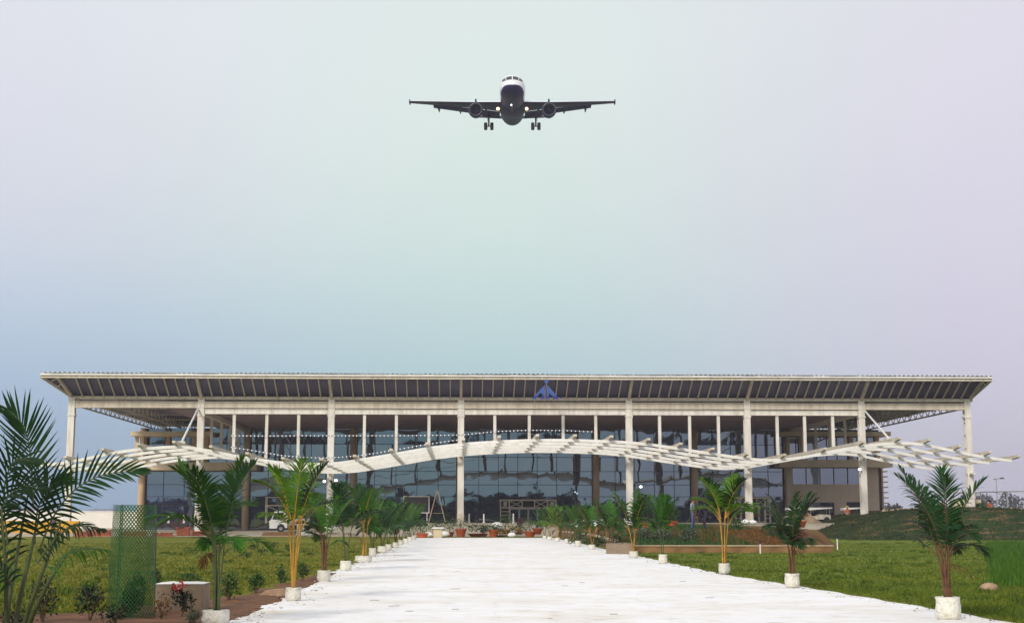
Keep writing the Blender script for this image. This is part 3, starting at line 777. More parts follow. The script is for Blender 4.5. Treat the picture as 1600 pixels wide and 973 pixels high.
for i in range(len(ys_)-1):
    for k in range(NS):
        m.f.append((i*NS+k, i*NS+(k+1) % NS, (i+1)*NS+(k+1) % NS, (i+1)*NS+k))
        c = fus((ys_[i]+ys_[i+1])/2, 2*math.pi*(k+.5)/NS)
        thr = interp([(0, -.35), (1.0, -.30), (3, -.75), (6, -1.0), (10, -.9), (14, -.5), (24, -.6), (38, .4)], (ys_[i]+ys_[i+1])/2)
        m.mi.append(1 if c.z < thr else 0)  # faces below the threshold get the painted belly shade
m.f.append(tuple(range(NS))[::-1]); m.mi.append(0); m.f.append(tuple((len(ys_)-1)*NS+k for k in range(NS))); m.mi.append(0)
m.build('fuselage', ['plane_white', 'plane_navy_shade'], A, smooth=True)
def patch(y0, y1, t0, t1, name, mt, off=.02, sk=0):
    m = MB(); n = 6
    for i in range(3):
        for k in range(n+1):
            t = lerp(t0, t1, k/n); y = lerp(y0, y1, i/2)+sk*(k/n)
            p = fus(y, t); m.v.append(tuple(p+Vector((math.cos(t)*off, -off*1.2, math.sin(t)*off))))
    for i in range(2):
        for k in range(n): q = i*(n+1)+k; m.f.append((q, q+1, q+n+2, q+n+1)); m.mi.append(0)
    m.build(name, mt, A, smooth=True)
for s in (1, -1):
    patch(1.72, 2.62, R(90-s*3), R(90-s*34), 'cockpit_window', 'car_glass', sk=.15)
    patch(1.95, 2.9, R(90-s*38), R(90-s*60), 'cockpit_window', 'car_glass', sk=.5)
# belly fairing
m = MB(); m.ball((0, 15.2-ORG, -1.15), (2.15, 6.0, 1.25), 20, 12); m.build('belly_fairing', 'plane_navy_shade', A, smooth=True)
def foil(x, y, z, ch, th, ang=0):
    prof = [(0, 0), (.03, .35), (.12, .75), (.3, 1), (.55, .8), (.8, .4), (1, .03), (1, -.03), (.7, -.3), (.35, -.55), (.12, -.45), (.03, -.25)]
    ca, sa = math.cos(ang), math.sin(ang); o = []
    for c, t in prof:
        yy = c*ch; zq = t*th*ch*.5; o.append((x, y+yy*ca+zq*sa, z-yy*sa+zq*ca))
    return o
def loft(secs, mats, name, parent, two=None):
    m = MB(); n = len(secs[0])
    for s in secs: m.v += s
    for i in range(len(secs)-1):
        for k in range(n):
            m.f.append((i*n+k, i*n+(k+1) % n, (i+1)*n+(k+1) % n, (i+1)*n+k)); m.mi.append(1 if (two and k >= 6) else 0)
    m.f.append(tuple(range(n))[::-1]); m.mi.append(0); m.f.append(tuple((len(secs)-1)*n+k for k in range(n))); m.mi.append(0)
    return m.build(name, mats, parent, smooth=False)
for s in (1, -1):
    w = loft([foil(s*1.4, 11.0-ORG, -.85, 7.2, .14, R(2)), foil(s*6.2, 13.4-ORG, -.42, 4.1, .15, R(3)), foil(s*16.7, 18.6-ORG, .75, 1.6, .12, R(3))], ['plane_white', 'plane_navy_shade'], 'wing', A, True)  # lower skin dark navy: underside shadow put into the colour
    loft([foil(s*2.0, 17.2-ORG, -1.25, 1.7, .10, R(32)), foil(s*6.0, 17.0-ORG, -.85, 1.4, .10, R(32))], ['plane_navy_shade'], 'flap', w)
    loft([foil(s*6.3, 17.0-ORG, -.78, 1.25, .10, R(30)), foil(s*12.8, 18.2-ORG, .10, .9, .10, R(28))], ['plane_navy_shade'], 'flap', w)
    for x, zf, yf in ((4.2, -1.25, 15.6), (8.4, -.85, 16.4), (11.9, -.40, 17.4)):
        MB().tube([(s*x, yf-ORG, zf+.25), (s*x, yf+.6-ORG, zf), (s*x, yf+1.6-ORG, zf-.15), (s*x, yf+2.6-ORG, zf-.45)], [.05, .2, .2, .05], 8).build('flap_fairing', 'plane_dark', w)
    MB().prism([(s*16.62, 1.05), (s*16.78, 1.05), (s*16.78, .40), (s*16.62, .40)], 18.9-ORG, 20.2-ORG).build('wingtip_fence', 'plane_navy_shade', w)
    ex = s*5.75; ey = 9.9-ORG; ez = -2.22
    e = MB(); prof = [(.0, .93), (.08, 1.04), (.5, 1.13), (1.4, 1.15), (2.6, 1.0), (3.3, .8)]
    n = 28
    for y, r_ in prof:
        for k in range(n): t = 2*math.pi*k/n; e.v.append((ex+r_*math.cos(t), ey+y, ez+r_*math.sin(t)))
    for y, r_ in ((.1, .88), (.9, .90)):
        for k in range(n): t = 2*math.pi*k/n; e.v.append((ex+r_*math.cos(t), ey+y, ez+r_*math.sin(t)))
    order = [7, 6, 0, 1, 2, 3, 4, 5]
    for a, b in zip(order, order[1:]):
        for k in range(n): e.f.append((a*n+k, a*n+(k+1) % n, b*n+(k+1) % n, b*n+k)); e.mi.append(1 if 0 in (a, b) and (a in (6,) or b == 1 or b == 0) else 0)
    e.f.append(tuple(5*n+k for k in range(n))); e.mi.append(0)
    en = e.build('engine', ['plane_navy_shade', 'plane_metal'], A, smooth=True)
    f = MB()
    for k in range(18):
        t = 2*math.pi*k/18; t2 = t+.22
        f.quad((ex+.2*math.cos(t), ey+.75, ez+.2*math.sin(t)), (ex+.88*math.cos(t), ey+.7, ez+.88*math.sin(t)), (ex+.88*math.cos(t2), ey+.85, ez+.88*math.sin(t2)), (ex+.2*math.cos(t2), ey+.85, ez+.2*math.sin(t2)))
    f.ball((ex, ey+.75, ez), (.22, .35, .22), 10, 8); f.build('fan', 'plane_dark', en)
    MB().prism([(ex-.12, ez+.9), (ex+.12, ez+.9), (ex+.12, ez+1.85), (ex-.12, ez+1.85)], ey+1.2, ey+4.5).build('pylon', 'plane_navy_shade', A)
    gx = s*3.8; gy = 17.7-ORG
    gr = MB().tube([(gx, gy, -1.2), (gx, gy, -3.55)], [.17, .12], 10)
    gr.bar((gx, gy, -2.2), (gx-s*1.0, gy, -1.3), .1, .1); gr.tube([(gx-.5, gy, -3.55), (gx+.5, gy, -3.55)], .09, 8)
    gr = gr.build('main_gear', 'plane_dark', A)
    MB().box(gx+s*.22, gx+s*.27, gy-.4, gy+.4, -2.6, -1.3).build('gear_door', 'plane_navy_shade', gr)
    for q in (-.50, .50):
        m = MB(); pr = [(.25, -.27), (.53, -.27), (.62, -.18), (.62, .18), (.53, .27), (.25, .27)]
        for (r_, xx) in pr:
            for k in range(18): t = 2*math.pi*k/18; m.v.append((gx+q+xx, gy+r_*math.cos(t), -3.55+r_*math.sin(t)))
        for i in range(5):
            for k in range(18): m.f.append((i*18+k, i*18+(k+1) % 18, (i+1)*18+(k+1) % 18, (i+1)*18+k)); m.mi.append(0)
        m.f.append(tuple(range(18))); m.f.append(tuple(5*18+k for k in range(18))); m.mi += [0, 0]
        m.build('wheel', 'rubber', gr)
    MB().ball((s*2.25, 11.0-ORG, -1.95), (.24, .08, .24), 14, 8).build('landing_light', 'lamp_warm', A)
    loft([foil(s*.5, 32.2-ORG, .75, 3.4, .10, R(-2)), foil(s*6.2, 35.2-ORG, 1.25, 1.5, .10, R(-2))], ['plane_navy_shade'], 'tailplane', A)
loft([[(zq-0, y, x) for x, y, zq in foil(1.4, 28.5-ORG, 0, 6.4, .10)], [(zq, y, x) for x, y, zq in foil(7.3, 34.0-ORG, 0, 2.2, .10)]], ['plane_white'], 'tail_fin', A)
ng = MB().tube([(0, 5.1-ORG, -1.5), (0, 4.9-ORG, -3.4)], .09, 8); ng.tube([(-.25, 4.9-ORG, -3.4), (.25, 4.9-ORG, -3.4)], .06, 6)
ng = ng.build('nose_gear', 'plane_metal', A)
for q in (-.22, .22):
    MB().tube([(q-.1, 4.9-ORG, -3.4), (q+.1, 4.9-ORG, -3.4)], .36, 16).build('wheel', 'rubber', ng)
MB().ball((-.15, 4.75-ORG, -2.55), (.10, .06, .14), 10, 6).build('taxi_light', 'lamp_white', ng)

# ------------------------------------------------------------------ VEGETATION
def blade(m, base, d, side_up, L, w, droop, fold=.0, nseg=4):
    d = d.normalized(); wdir = d.cross(side_up)
    wdir = wdir.normalized() if wdir.length > 1e-4 else Vector((1, 0, 0))
    b = len(m.v); p = base.copy(); prof = [.55, 1, .95, .62, .04]
    for i in range(nseg+1):
        t = i/nseg; ww = w*prof[min(4, int(t*4+.5))]*.5
        m.v += [tuple(p-wdir*ww), tuple(p+wdir*ww)]
        d = (d+Vector((0, 0, -droop/nseg*(1+t)))).normalized(); p = p+d*(L/nseg)
    for i in range(nseg): q = b+2*i; m.f.append((q, q+1, q+3, q+2)); m.mi.append(m.cur)
def frond(m, base, az, el, L, bend, nl=26, ll=.35, lw=.03, vee=.35, leafdroop=.5, bare=.22, twist=0.0, rr=.010, stemmat=1, leafmat=0, rg=rnd):
    n = 16; pts = []; p = Vector(base); e = el; a = az
    for i in range(n+1):
        t = i/n; pts.append(p.copy())
        e2 = el-bend*(t**1.5); a2 = az+twist*t
        d = Vector((math.cos(e2)*math.sin(a2), math.cos(e2)*math.cos(a2), math.sin(e2))); p = p+d*(L/n)
    m.cur = stemmat; m.tube(pts, [lerp(rr, rr*.25, i/n) for i in range(n+1)], 5, False)
    m.cur = leafmat
    for k in range(nl):
        t = lerp(bare, .995, k/(nl-1)); fi = t*n; i = min(n-1, int(fi)); q = pts[i].lerp(pts[i+1], fi-i)
        tg = (pts[i+1]-pts[i]).normalized()
        sd_ = tg.cross(Vector((0, 0, 1))); sd_ = sd_.normalized() if sd_.length > .05 else Vector((math.cos(a), -math.sin(a), 0))
        up = sd_.cross(tg).normalized(); tt = (t-bare)/(1-bare)
        prof = math.sin(math.pi*min(1, .16+.80*tt))**.6
        for s in (-1, 1):
            if rg.random() < .04: continue
            an = lerp(R(66), R(16), tt**1.2)+rg.uniform(-.1, .1)
            d = tg*math.cos(an)+sd_*s*math.sin(an)+up*(vee+rg.uniform(-.1, .1))
            blade(m, q, d, up+sd_*(-s)*.5, ll*prof*rg.uniform(.88, 1.1), lw*rg.uniform(.8, 1.1), leafdroop*rg.uniform(.5, 1.4))
BAGS = []
def bag(m, r, h, flat=1.0):
    pr = [(r*.80, 0), (r*.98, h*.10), (r*1.05, h*.35), (r*1.0, h*.62), (r*.98, h*.85), (r*1.03, h*.98), (r*.9, h*1.0), (r*.8, h*.88)]
    m.lathe(pr, n=20, wob=.10)
def palm(bx, by, ty, wpx, stem, leaf, name_label, bagw=None, seed=1, stemf=.36, nst=5, nfr=9, bagh=None, detail=1.0, bagd=True, lean=0):
    rg = random.Random(seed); p = gnd(bx, by, 0.02); d = p.y
    px = d/F*1.01; H = (by-ty)*px; spread = wpx*px/2*(1.25 if d > 55 else 1)
    if d > 55: stemf *= .62
    bw_ = (bagw or 30)*px; r = bw_/2; h = (bagh or 24)*px
    t = thing('potted_palm', name_label, 'palm', p, rg.uniform(0, 6.28), 'potted palms lining the white path')
    if bagd:
        m = MB(); bag(m, r, h); m.build('grow_bag', 'bag', t, smooth=True)
        MB().lathe([(r*.80, h*.86), (r*.5, h*.9), (.01, h*.92)], n=12).build('soil', 'soil', t)
    else: h = .05
    st = MB(); tops = []
    sh = H*stemf
    for k in range(nst):
        a = 2*math.pi*k/nst+rg.uniform(-.4, .4); r0 = r*.28*rg.uniform(.2, 1); out = spread*(.16 if d < 24 or stem == BS else .24)*rg.uniform(.2, 1)
        b0 = Vector((r0*math.sin(a), r0*math.cos(a), h*.8)); hh = h+sh*rg.uniform(.75, 1.15)
        b1 = Vector((out*math.sin(a), out*math.cos(a), hh)); mid = b0.lerp(b1, .5)+Vector((-.12*out*math.sin(a), -.12*out*math.cos(a), 0))
        rad = max(.012, (.021 if stem == BS else .014)*H/2.2)
        st.tube([b0, b0.lerp(mid, .5), mid, b1], [rad*1.5, rad*1.15, rad, rad*.7], 7, False); tops.append((b1, a, hh))
    st.build('stem', stem, t, smooth=True)
    nfr = int(nfr*(1.0 if d < 36 else 1.35 if d < 55 else 1.9))
    for k in range(nfr):
        b1, a, hh = tops[k % nst]
        inner = k < nfr*.5
        el = R(rg.uniform(70, 86)) if inner else R(rg.uniform(42, 68))
        L = (H-hh)*rg.uniform(.95, 1.12) if inner else min((H-hh)*.95, spread*1.22)*rg.uniform(.75, 1.15)
        aa = a+rg.uniform(-.7, .7)
        m = MB()
        frond(m, b1, aa, el, L, R(rg.uniform(25, 55)) if inner else R(rg.uniform(60, 115)), nl=max(16, int(26*detail)), ll=max(.17, H*.155)*rg.uniform(.8, 1.15), lw=.029*H/2.2*max(1, (d/30)**.55), vee=.32, leafdroop=rg.uniform(.3, .9), bare=.26, rr=.011*H/2.2, rg=rg)
        fo = m.build('frond', [PD if rg.random() < .3 else leaf, stem], t)
    if rg.random() < .6:
        b1, a, hh = tops[0]; m = MB(); frond(m, b1-Vector((0, 0, hh*.12)), a+2.2, R(12), spread*.7, R(85), nl=12, ll=H*.10, lw=.02*H/2.2, vee=-.1, leafdroop=1.2, rg=rg)
        tag(m.build('frond', ['dry_leaf', 'palm_stem_brown'], t), 'withered brown hanging frond')
    return t
YS, BS, GS = 'palm_stem_yellow', 'palm_stem_brown', 'palm_stem_green'
PL, PD, PLt = 'palm_leaf', 'palm_leaf_dark', 'palm_leaf_light'
palm(337, 975, 722, 165, GS, PL, 'front left potted palm with slim dark stems, its bag cut by the lower frame', 40, 11, .40, 6, 15, 22)
palm(458, 938, 728, 112, YS, PLt, 'tall potted palm with long yellow stems, second from the front on the left', 24, 12, .52, 5, 10, 20)
palm(506, 908, 772, 66, BS, PL, 'third palm from the front on the left, short brown stems in a square white bag', 20, 13, .32, 6, 10, 17)
palm(540, 891, 760, 92, GS, PD, 'fourth palm on the left with one dark slim trunk and drooping crown', 17, 14, .42, 3, 10, 15)
palm(568, 878, 760, 70, YS, PL, 'fifth palm on the left with orange stems in a slumped flat bag', 26, 15, .36, 5, 10, 10)
palm(582, 869, 782, 50, GS, PL, 'sixth palm on the left, small and upright in a cylindrical bag', 11, 16, .3, 4, 9, 13, .8)
palm(597, 863, 778, 62, GS, PD, 'seventh palm on the left, dark bushy crown over a wide bag', 14, 17, .3, 5, 10, 10, .8)
palm(607, 859, 785, 46, GS, PL, 'eighth palm on the left, bag leaning against the path edge', 9, 18, .3, 4, 8, 9, .7)
palm(618, 855, 780, 54, BS, PL, 'ninth palm on the left, low spreading crown', 9, 19, .3, 4, 9, 8, .7)
palm(626, 851, 785, 44, GS, PLt, 'tenth palm on the left, lighter green fronds', 8, 20, .3, 4, 8, 8, .65)
palm(634, 848, 788, 44, GS, PL, 'eleventh palm on the left, third from the far end of its row', 8, 21, .3, 4, 8, 7, .6)
palm(640, 845.5, 788, 40, GS, PD, 'twelfth palm on the left, dark and narrow, next to last', 7, 22, .3, 4, 8, 7, .6)
palm(647, 843, 790, 40, GS, PL, 'last palm of the left row, farthest from the camera', 7, 23, .3, 4, 8, 7, .6)
palm(1482, 967, 735, 138, BS, PD, 'front right potted palm, dark fronds on thick brown stems in a big creased bag', 37, 31, .30, 6, 14, 34)
palm(1238, 917, 772, 74, BS, PD, 'second palm on the right, dense dark fronds in a rounded bag', 22, 32, .30, 5, 16, 21)
palm(1132, 896, 746, 98, YS, PLt, 'third palm on the right with thick golden stem and light green fronds', 17, 33, .44, 4, 10, 16)
palm(1036, 880, 776, 60, GS, PL, 'fourth palm on the right, single dark trunk with round bushy crown', 13, 34, .34, 3, 11, 14)
palm(990, 871, 768, 54, YS, PL, 'fifth palm on the right with two yellow stems, before a white column', 13, 35, .45, 3, 9, 10, .85)
palm(955, 864, 783, 48, BS, PL, 'sixth palm on the right, beside the grey concrete block', 10, 36, .38, 3, 9, 12, .8)
palm(925, 858.5, 784, 46, YS, PL, 'seventh palm on the right with a stout yellow stem', 10, 37, .40, 3, 9, 8, .75)
palm(903, 853.5, 788, 42, GS, PL, 'eighth palm on the right in a dirty yellowish bag', 9, 38, .32, 4, 9, 9, .7)
palm(886, 848.5, 790, 42, GS, PL, 'ninth palm on the right, medium green tuft', 7, 39, .3, 4, 8, 7, .65)
palm(871, 845.5, 790, 42, YS, PLt, 'tenth palm on the right, pale green on yellow stems', 7, 40, .35, 4, 8, 6, .6)
palm(859, 843.5, 793, 40, YS, PLt, 'eleventh palm on the right, next to last and light green', 7, 41, .35, 4, 8, 6, .6)
palm(851, 841.5, 795, 38, GS, PL, 'last palm of the right row, farthest from the camera', 6, 42, .3, 4, 8, 5, .6)

# the large palm at the left edge of the frame
BP = gnd(24, 1004, 0); BPy = BP.y
G0 = thing('areca_palm', 'big dark palm clump at the left edge with arching fronds taller than the others', 'palm', BP)
def bpt(px, py, dy=0): return atY(px, py, BPy+dy)-BP
STEMS = [((20, 1004), (46, 870), (62, 800), 0), ((30, 1004), (64, 900), (96, 812), -.2), ((8, 1004), (24, 880), (44, 770), .2), ((14, 1004), (10, 900), (2, 790), -.3), ((34, 1004), (78, 905), (104, 868), -.4)]
for a, b, c, dy in STEMS:
    p0, p1, p2 = bpt(*a), bpt(*b, dy), bpt(*c, dy)
    MB().tube([p0, p0.lerp(p1, .5)+Vector((-.02, 0, 0)), p1, p1.lerp(p2, .5), p2], [.036, .03, .024, .018, .012], 8, False).build('stem', GS, G0, smooth=True)
def bfrond(pts, nl, ll, lw, up, droop, leaf=PD, dy=0, a0=66, a1=14, vee=.2, bare=.12):
    P = [bpt(x, y, dy+dd) for x, y, dd in pts]; m = MB(); n = 22; S = []
    for i in range(n+1):
        t = i/n*(len(P)-1); k = min(len(P)-2, int(t)); f = t-k
        p0 = P[max(k-1, 0)]; p1 = P[k]; p2 = P[k+1]; p3 = P[min(k+2, len(P)-1)]
        S.append(.5*((2*p1)+(p2-p0)*f+(2*p0-5*p1+4*p2-p3)*f*f+(3*p1-p0-3*p2+p3)*f**3))
    m.cur = 1; m.tube(S, [lerp(.013, .003, i/n) for i in range(n+1)], 6, False); m.cur = 0
    up = Vector(up)
    for k in range(nl):
        t = lerp(bare, .99, k/(nl-1)); fi = t*n; i = min(n-1, int(fi)); q = S[i].lerp(S[i+1], fi-i); tg = (S[i+1]-S[i]).normalized()
        sd_ = tg.cross(up).normalized(); u_ = sd_.cross(tg).normalized(); tt = (t-bare)/(1-bare)
        prof = math.sin(math.pi*min(1, .22+.74*tt))**.55
        for s in (-1, 1):
            an = lerp(R(a0), R(a1), tt)+rnd.uniform(-.08, .08); d = tg*math.cos(an)+sd_*s*math.sin(an)+u_*vee
            blade(m, q, d, u_-sd_*s*.4, ll*prof*rnd.uniform(.9, 1.08), lw*rnd.uniform(.85, 1.1), droop*rnd.uniform(.6, 1.4))
    m.build('frond', [leaf, GS], G0)
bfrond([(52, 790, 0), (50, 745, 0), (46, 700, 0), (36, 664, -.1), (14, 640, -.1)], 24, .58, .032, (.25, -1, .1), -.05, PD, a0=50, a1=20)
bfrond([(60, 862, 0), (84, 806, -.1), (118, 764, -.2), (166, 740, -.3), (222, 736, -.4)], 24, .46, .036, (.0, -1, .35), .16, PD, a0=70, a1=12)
bfrond([(54, 850, .1), (58, 800, .1), (74, 764, .2), (100, 748, .3)], 20, .46, .036, (.1, -1, .5), .3, 'palm_leaf_darkest')
bfrond([(58, 880, -.2), (86, 842, -.2), (118, 822, -.3), (158, 826, -.4)], 24, .30, .028, (0, -.5, 1), .9, 'palm_leaf_darkest')
bfrond([(12, 850, -.2), (6, 790, -.2), (10, 745, -.3), (26, 718, -.4), (54, 722, -.5)], 20, .46, .036, (0, -.9, .6), .4, 'palm_leaf_darkest')
bfrond([(8, 870, -.1), (2, 815, -.2), (10, 780, -.3), (36, 760, -.4), (70, 764, -.6)], 20, .46, .036, (0, -.9, .6), .4, 'palm_leaf_darkest')
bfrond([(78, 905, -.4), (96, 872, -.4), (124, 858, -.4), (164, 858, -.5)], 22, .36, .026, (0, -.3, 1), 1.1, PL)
bfrond([(10, 900, .2), (-10, 840, .2), (-30, 790, .2), (-60, 770, .2)], 18, .5, .036, (0, -.8, 1), .4, 'palm_leaf_darkest')
bfrond([(20, 920, -.3), (4, 890, -.4), (-14, 880, -.5), (-40, 890, -.6)], 16, .4, .034, (0, -.5, 1), .7, 'palm_leaf_darkest')

def leafball(m, c, r, n, size, rg, asp=.5, hollow=.3):
    for k in range(n):
        v = Vector((rg.gauss(0, 1), rg.gauss(0, 1), rg.gauss(0, 1))).normalized()
        q = (hollow+(1-hollow)*rg.random()**.5)*rg.uniform(.75, 1.12)
        p = Vector(c)+Vector((v.x*r[0]*q, v.y*r[1]*q, v.z*r[2]*q))
        d = (v+Vector((rg.uniform(-.9, .9), rg.uniform(-.9, .9), rg.uniform(-.5, .9)))).normalized()
        s = d.cross(Vector((rg.random()-.5, rg.random()-.5, rg.random()))).normalized(); L = size*rg.uniform(.6, 1.3); w = L*asp*.5
        m.quad(p, p+d*L*.5+s*w, p+d*L, p+d*L*.5-s*w)
def shrub(name, label, cat, p, r, n, size, leaf, seed, group=None, flower=None, nf=6, stems=5):
    rg = random.Random(seed); t = thing(name, label, cat, p, 0, group)
    m = MB()
    for k in range(stems):
        a = rg.uniform(0, 6.28); m.tube([(0, 0, -.02), (r[0]*.3*math.cos(a), r[1]*.3*math.sin(a), r[2]*.8), (r[0]*.75*math.cos(a), r[1]*.75*math.sin(a), r[2]*rg.uniform(1.2, 1.8))], [.012, .008, .004], 5, False)
    m.build('branch', 'twig', t)
    m = MB()
    for k in range(5): leafball(m, (rg.uniform(-.45, .45)*r[0], rg.uniform(-.45, .45)*r[1], r[2]*rg.uniform(.55, 1.45)), (r[0]*.62, r[1]*.62, r[2]*.55), n//5, size, rg)
    m.build('foliage', leaf, t)
    if flower:
        for k in range(nf):
            a = rg.uniform(0, 6.28); q = rg.uniform(.2, .8); f = MB(); c = (r[0]*q*math.cos(a), r[1]*q*math.sin(a)-.05, r[2]*rg.uniform(1.4, 1.95))
            leafball(f, c, (.03, .03, .025), 14, .045, rg, .9, .1); f.build('flower', flower, t)
    return t
rose = 'rose bushes in the front bed'
def grp(px, py): return gnd(px, py, .02)
shrub('rose_bush', 'small rose bush with pink red blooms in front of the concrete block', 'bush', grp(284, 962), (.19, .17, .25), 380, .055, 'shrub_dark', 51, rose, 'flower_red', 6)
shrub('rose_bush', 'dark bare looking bush between the big palm and the net guard', 'bush', grp(140, 970), (.26, .22, .30), 500, .055, 'shrub_dark', 52, rose)
shrub('rose_bush', 'sparse dark bush under the big left palm', 'bush', grp(66, 972), (.26, .22, .34), 420, .055, 'shrub_dark', 53, rose)
shrub('rose_bush', 'low dark bush in the bottom left corner of the bed', 'bush', grp(20, 985), (.35, .2, .18), 420, .05, 'shrub_dark', 54, rose)
shrub('rose_bush', 'tiny grey leaved bush right of the net guard at the frame bottom', 'bush', grp(300, 972), (.14, .12, .09), 160, .05, 'shrub_grey', 55, rose)
shrub('rose_bush', 'spindly bush at the left foot of the concrete block', 'bush', grp(252, 966), (.16, .14, .20), 200, .05, 'dry_leaf', 56, rose)
shrub('rose_bush', 'low dark bush left of the net guard foot', 'bush', grp(176, 978), (.22, .18, .18), 320, .05, 'shrub_dark', 57, rose)
lw_ = 'young shrubs on the left lawn'
shrub('lawn_shrub', 'round leafy shrub on the lawn left of the yellow stemmed palm', 'shrub', grp(400, 926), (.18, .18, .19), 420, .06, 'shrub_leaf', 61, lw_)
shrub('lawn_shrub', 'narrow upright shrub just left of the yellow stems', 'shrub', grp(439, 912), (.14, .14, .24), 300, .055, 'shrub_leaf', 62, lw_)
shrub('lawn_shrub', 'upright shrub just right of the yellow stemmed palm', 'shrub', grp(472, 907), (.17, .16, .26), 360, .055, 'shrub_leaf', 63, lw_)
shrub('lawn_shrub', 'leafy shrub right behind the stems of the front left palm', 'shrub', grp(357, 938), (.22, .18, .26), 420, .06, 'shrub_leaf', 64, lw_)
shrub('lawn_shrub', 'low shrub showing above the white top of the block', 'shrub', grp(295, 922), (.28, .2, .20), 380, .06, 'shrub_leaf', 65, lw_)
shrub('lawn_shrub', 'small shrub at the right edge of the net guard', 'shrub', grp(244, 922), (.13, .12, .26), 240, .06, 'shrub_leaf', 66, lw_)
shrub('lawn_shrub', 'low rounded shrub left of the net guard on the lawn', 'shrub', grp(137, 935), (.30, .22, .15), 380, .05, 'shrub_leaf', 67, lw_)
shrub('lawn_shrub', 'small plant with yellow leaves at the far left edge', 'shrub', grp(10, 940), (.22, .18, .42), 300, .07, 'palm_leaf_light', 68, lw_, 'flower_yellow', 5)
for k, (px, py) in enumerate([(372, 862), (396, 858), (408, 866), (428, 856), (450, 860), (385, 872)]):
    shrub('lawn_seedling', 'tiny seedling in the row of seedlings across the left lawn', 'seedling', grp(px, py), (.25, .2, .14), 90, .10, 'shrub_leaf', 80+k, 'seedlings across the left lawn', stems=2)

# grass blades: one mass
def grass(name, region, n, h, leaf):
    m = MB(); rg = random.Random(99)
    for k in range(n):
        p = region(rg)
        if p is None: continue
        a = rg.uniform(0, 6.28); w = .012*rg.uniform(.8, 2)*(1+p[1]/40); hh = h*rg.uniform(.4, 1.2)
        dx, dy = math.cos(a)*w, math.sin(a)*w; ox, oy = rg.uniform(-.5, .5)*hh, rg.uniform(-.5, .5)*hh
        m.quad((p[0]-dx, p[1]-dy, p[2]), (p[0]+dx, p[1]+dy, p[2]), (p[0]+ox, p[1]+oy, p[2]+hh))
    return tag(m.build(name, leaf), kind='stuff')
def regR(rg):
    y = 17+rg.random()**1.8*75; x0 = interp(rx, y)+.1; x = x0+rg.random()*(y*.40-x0+1)
    if y > 66 and x < 15: return None
    return (x, y, 0)
def regL(rg):
    y = 20+rg.random()**1.8*75; wd = interp([(8, 7), (20, 4.8), (23, 3.2), (26, 1.7), (30, .9), (41, .35)], y)
    x0 = interp(lx, y)-wd*.9; return (x0-rg.random()*(y*.40+x0+1), y, 0)
mat('grass_blade', (.085, .135, .012), .8, .5, .35, col2=(.15, .18, .018), transl=.25)
mat('grass_dry', (.11, .135, .012), .8, .5, .35, col2=(.185, .18, .018), transl=.25)
mat('grass_tall', (.06, .135, .012), .7, .4, .8, transl=.25)
grass('grass', regR, 42000, .055, 'grass_blade'); grass('grass', regL, 36000, .055, 'grass_dry')
def regT(rg):
    y = rg.uniform(33, 88); x = atY(1538, 840, y).x+abs(rg.gauss(0, .5))+rg.random()**1.2*(y*.09); return (x, y, 0)
grass('tall_grass', regT, 12000, .30, 'grass_tall')

def regM(rg):
    x = rg.uniform(24, 70); y = 104+rg.random()*32; return (x, y, mound(x, y)-.02)
mat('mound_blade', (.018, .042, .010), .8, .4, .4, col2=(.06, .07, .02), transl=.15)
grass('mound_tufts', regM, 16000, .20, 'mound_blade')
_c = {}
def clump(side):
    def f(rg):
        k = rg.randrange(170)
        if (side, k) not in _c:
            q = None
            while q is None: q = (regL if side < 0 else regR)(rg)
            _c[(side, k)] = q
        q = _c[(side, k)]; return (q[0]+rg.gauss(0, .12), q[1]+rg.gauss(0, .12), 0)
    return f
mat('weed', (.05, .10, .012), .7, .4, .5, col2=(.12, .15, .02), transl=.2)
grass('lawn_weeds', clump(-1), 4200, .13, 'weed'); grass('lawn_weeds', clump(1), 4200, .11, 'weed')
# bed planting on the right
for k, (x, y, r, leaf) in enumerate([(6.6, 72, .7, 'shrub_grey'), (7.6, 71.5, .7, 'shrub_grey'), (8.6, 71.2, .65, 'shrub_grey')]):
    shrub('bed_plant', ['grey green bed plant nearest the path behind the low wall', 'grey green bed plant in the middle of three behind the low wall', 'grey green bed plant on the right of three behind the low wall'][k], 'plant', (x, y, .5), (r, .6, .28), 420, .14, leaf, 100+k, 'grey green plants in the raised bed')
def regB(rg):
    x = rg.uniform(6, 15); y = rg.uniform(69, 80); return (x, y, bedz(x, y)-.01)
mbb = MB(); rg = random.Random(5)
for k in range(9000):
    x, y, z = regB(rg)
    if x < 9 and y < 74: continue
    d = Vector((rg.uniform(-.7, .7), rg.uniform(-.7, .7), 1)).normalized(); L = .16*rg.uniform(.5, 1.6); s = Vector((rg.uniform(-1, 1), rg.uniform(-1, 1), 0)).normalized()*.035
    p = Vector((x, y, z)); mbb.quad(p-s, p+s, p+d*L)
tag(mbb.build('dry_ground_cover', 'dry_leaf'), kind='stuff')
mbb = MB()
for k in range(9000):
    y = 68+rg.random()**1.3*46; x = interp(rx, y)+1.0+rg.random()*(5.5 if y < 82 else 9)
    if x > 14: continue
    d = Vector((rg.uniform(-.8, .8), rg.uniform(-.8, .8), 1)).normalized(); L = .18*rg.uniform(.5, 1.9); q = Vector((rg.uniform(-1, 1), rg.uniform(-1, 1), 0)).normalized()*.04
    p = Vector((x, y, bedz(x, y)-.01)); mbb.quad(p-q, p+q, p+d*L)
tag(mbb.build('green_ground_cover', 'shrub_leaf'), kind='stuff')
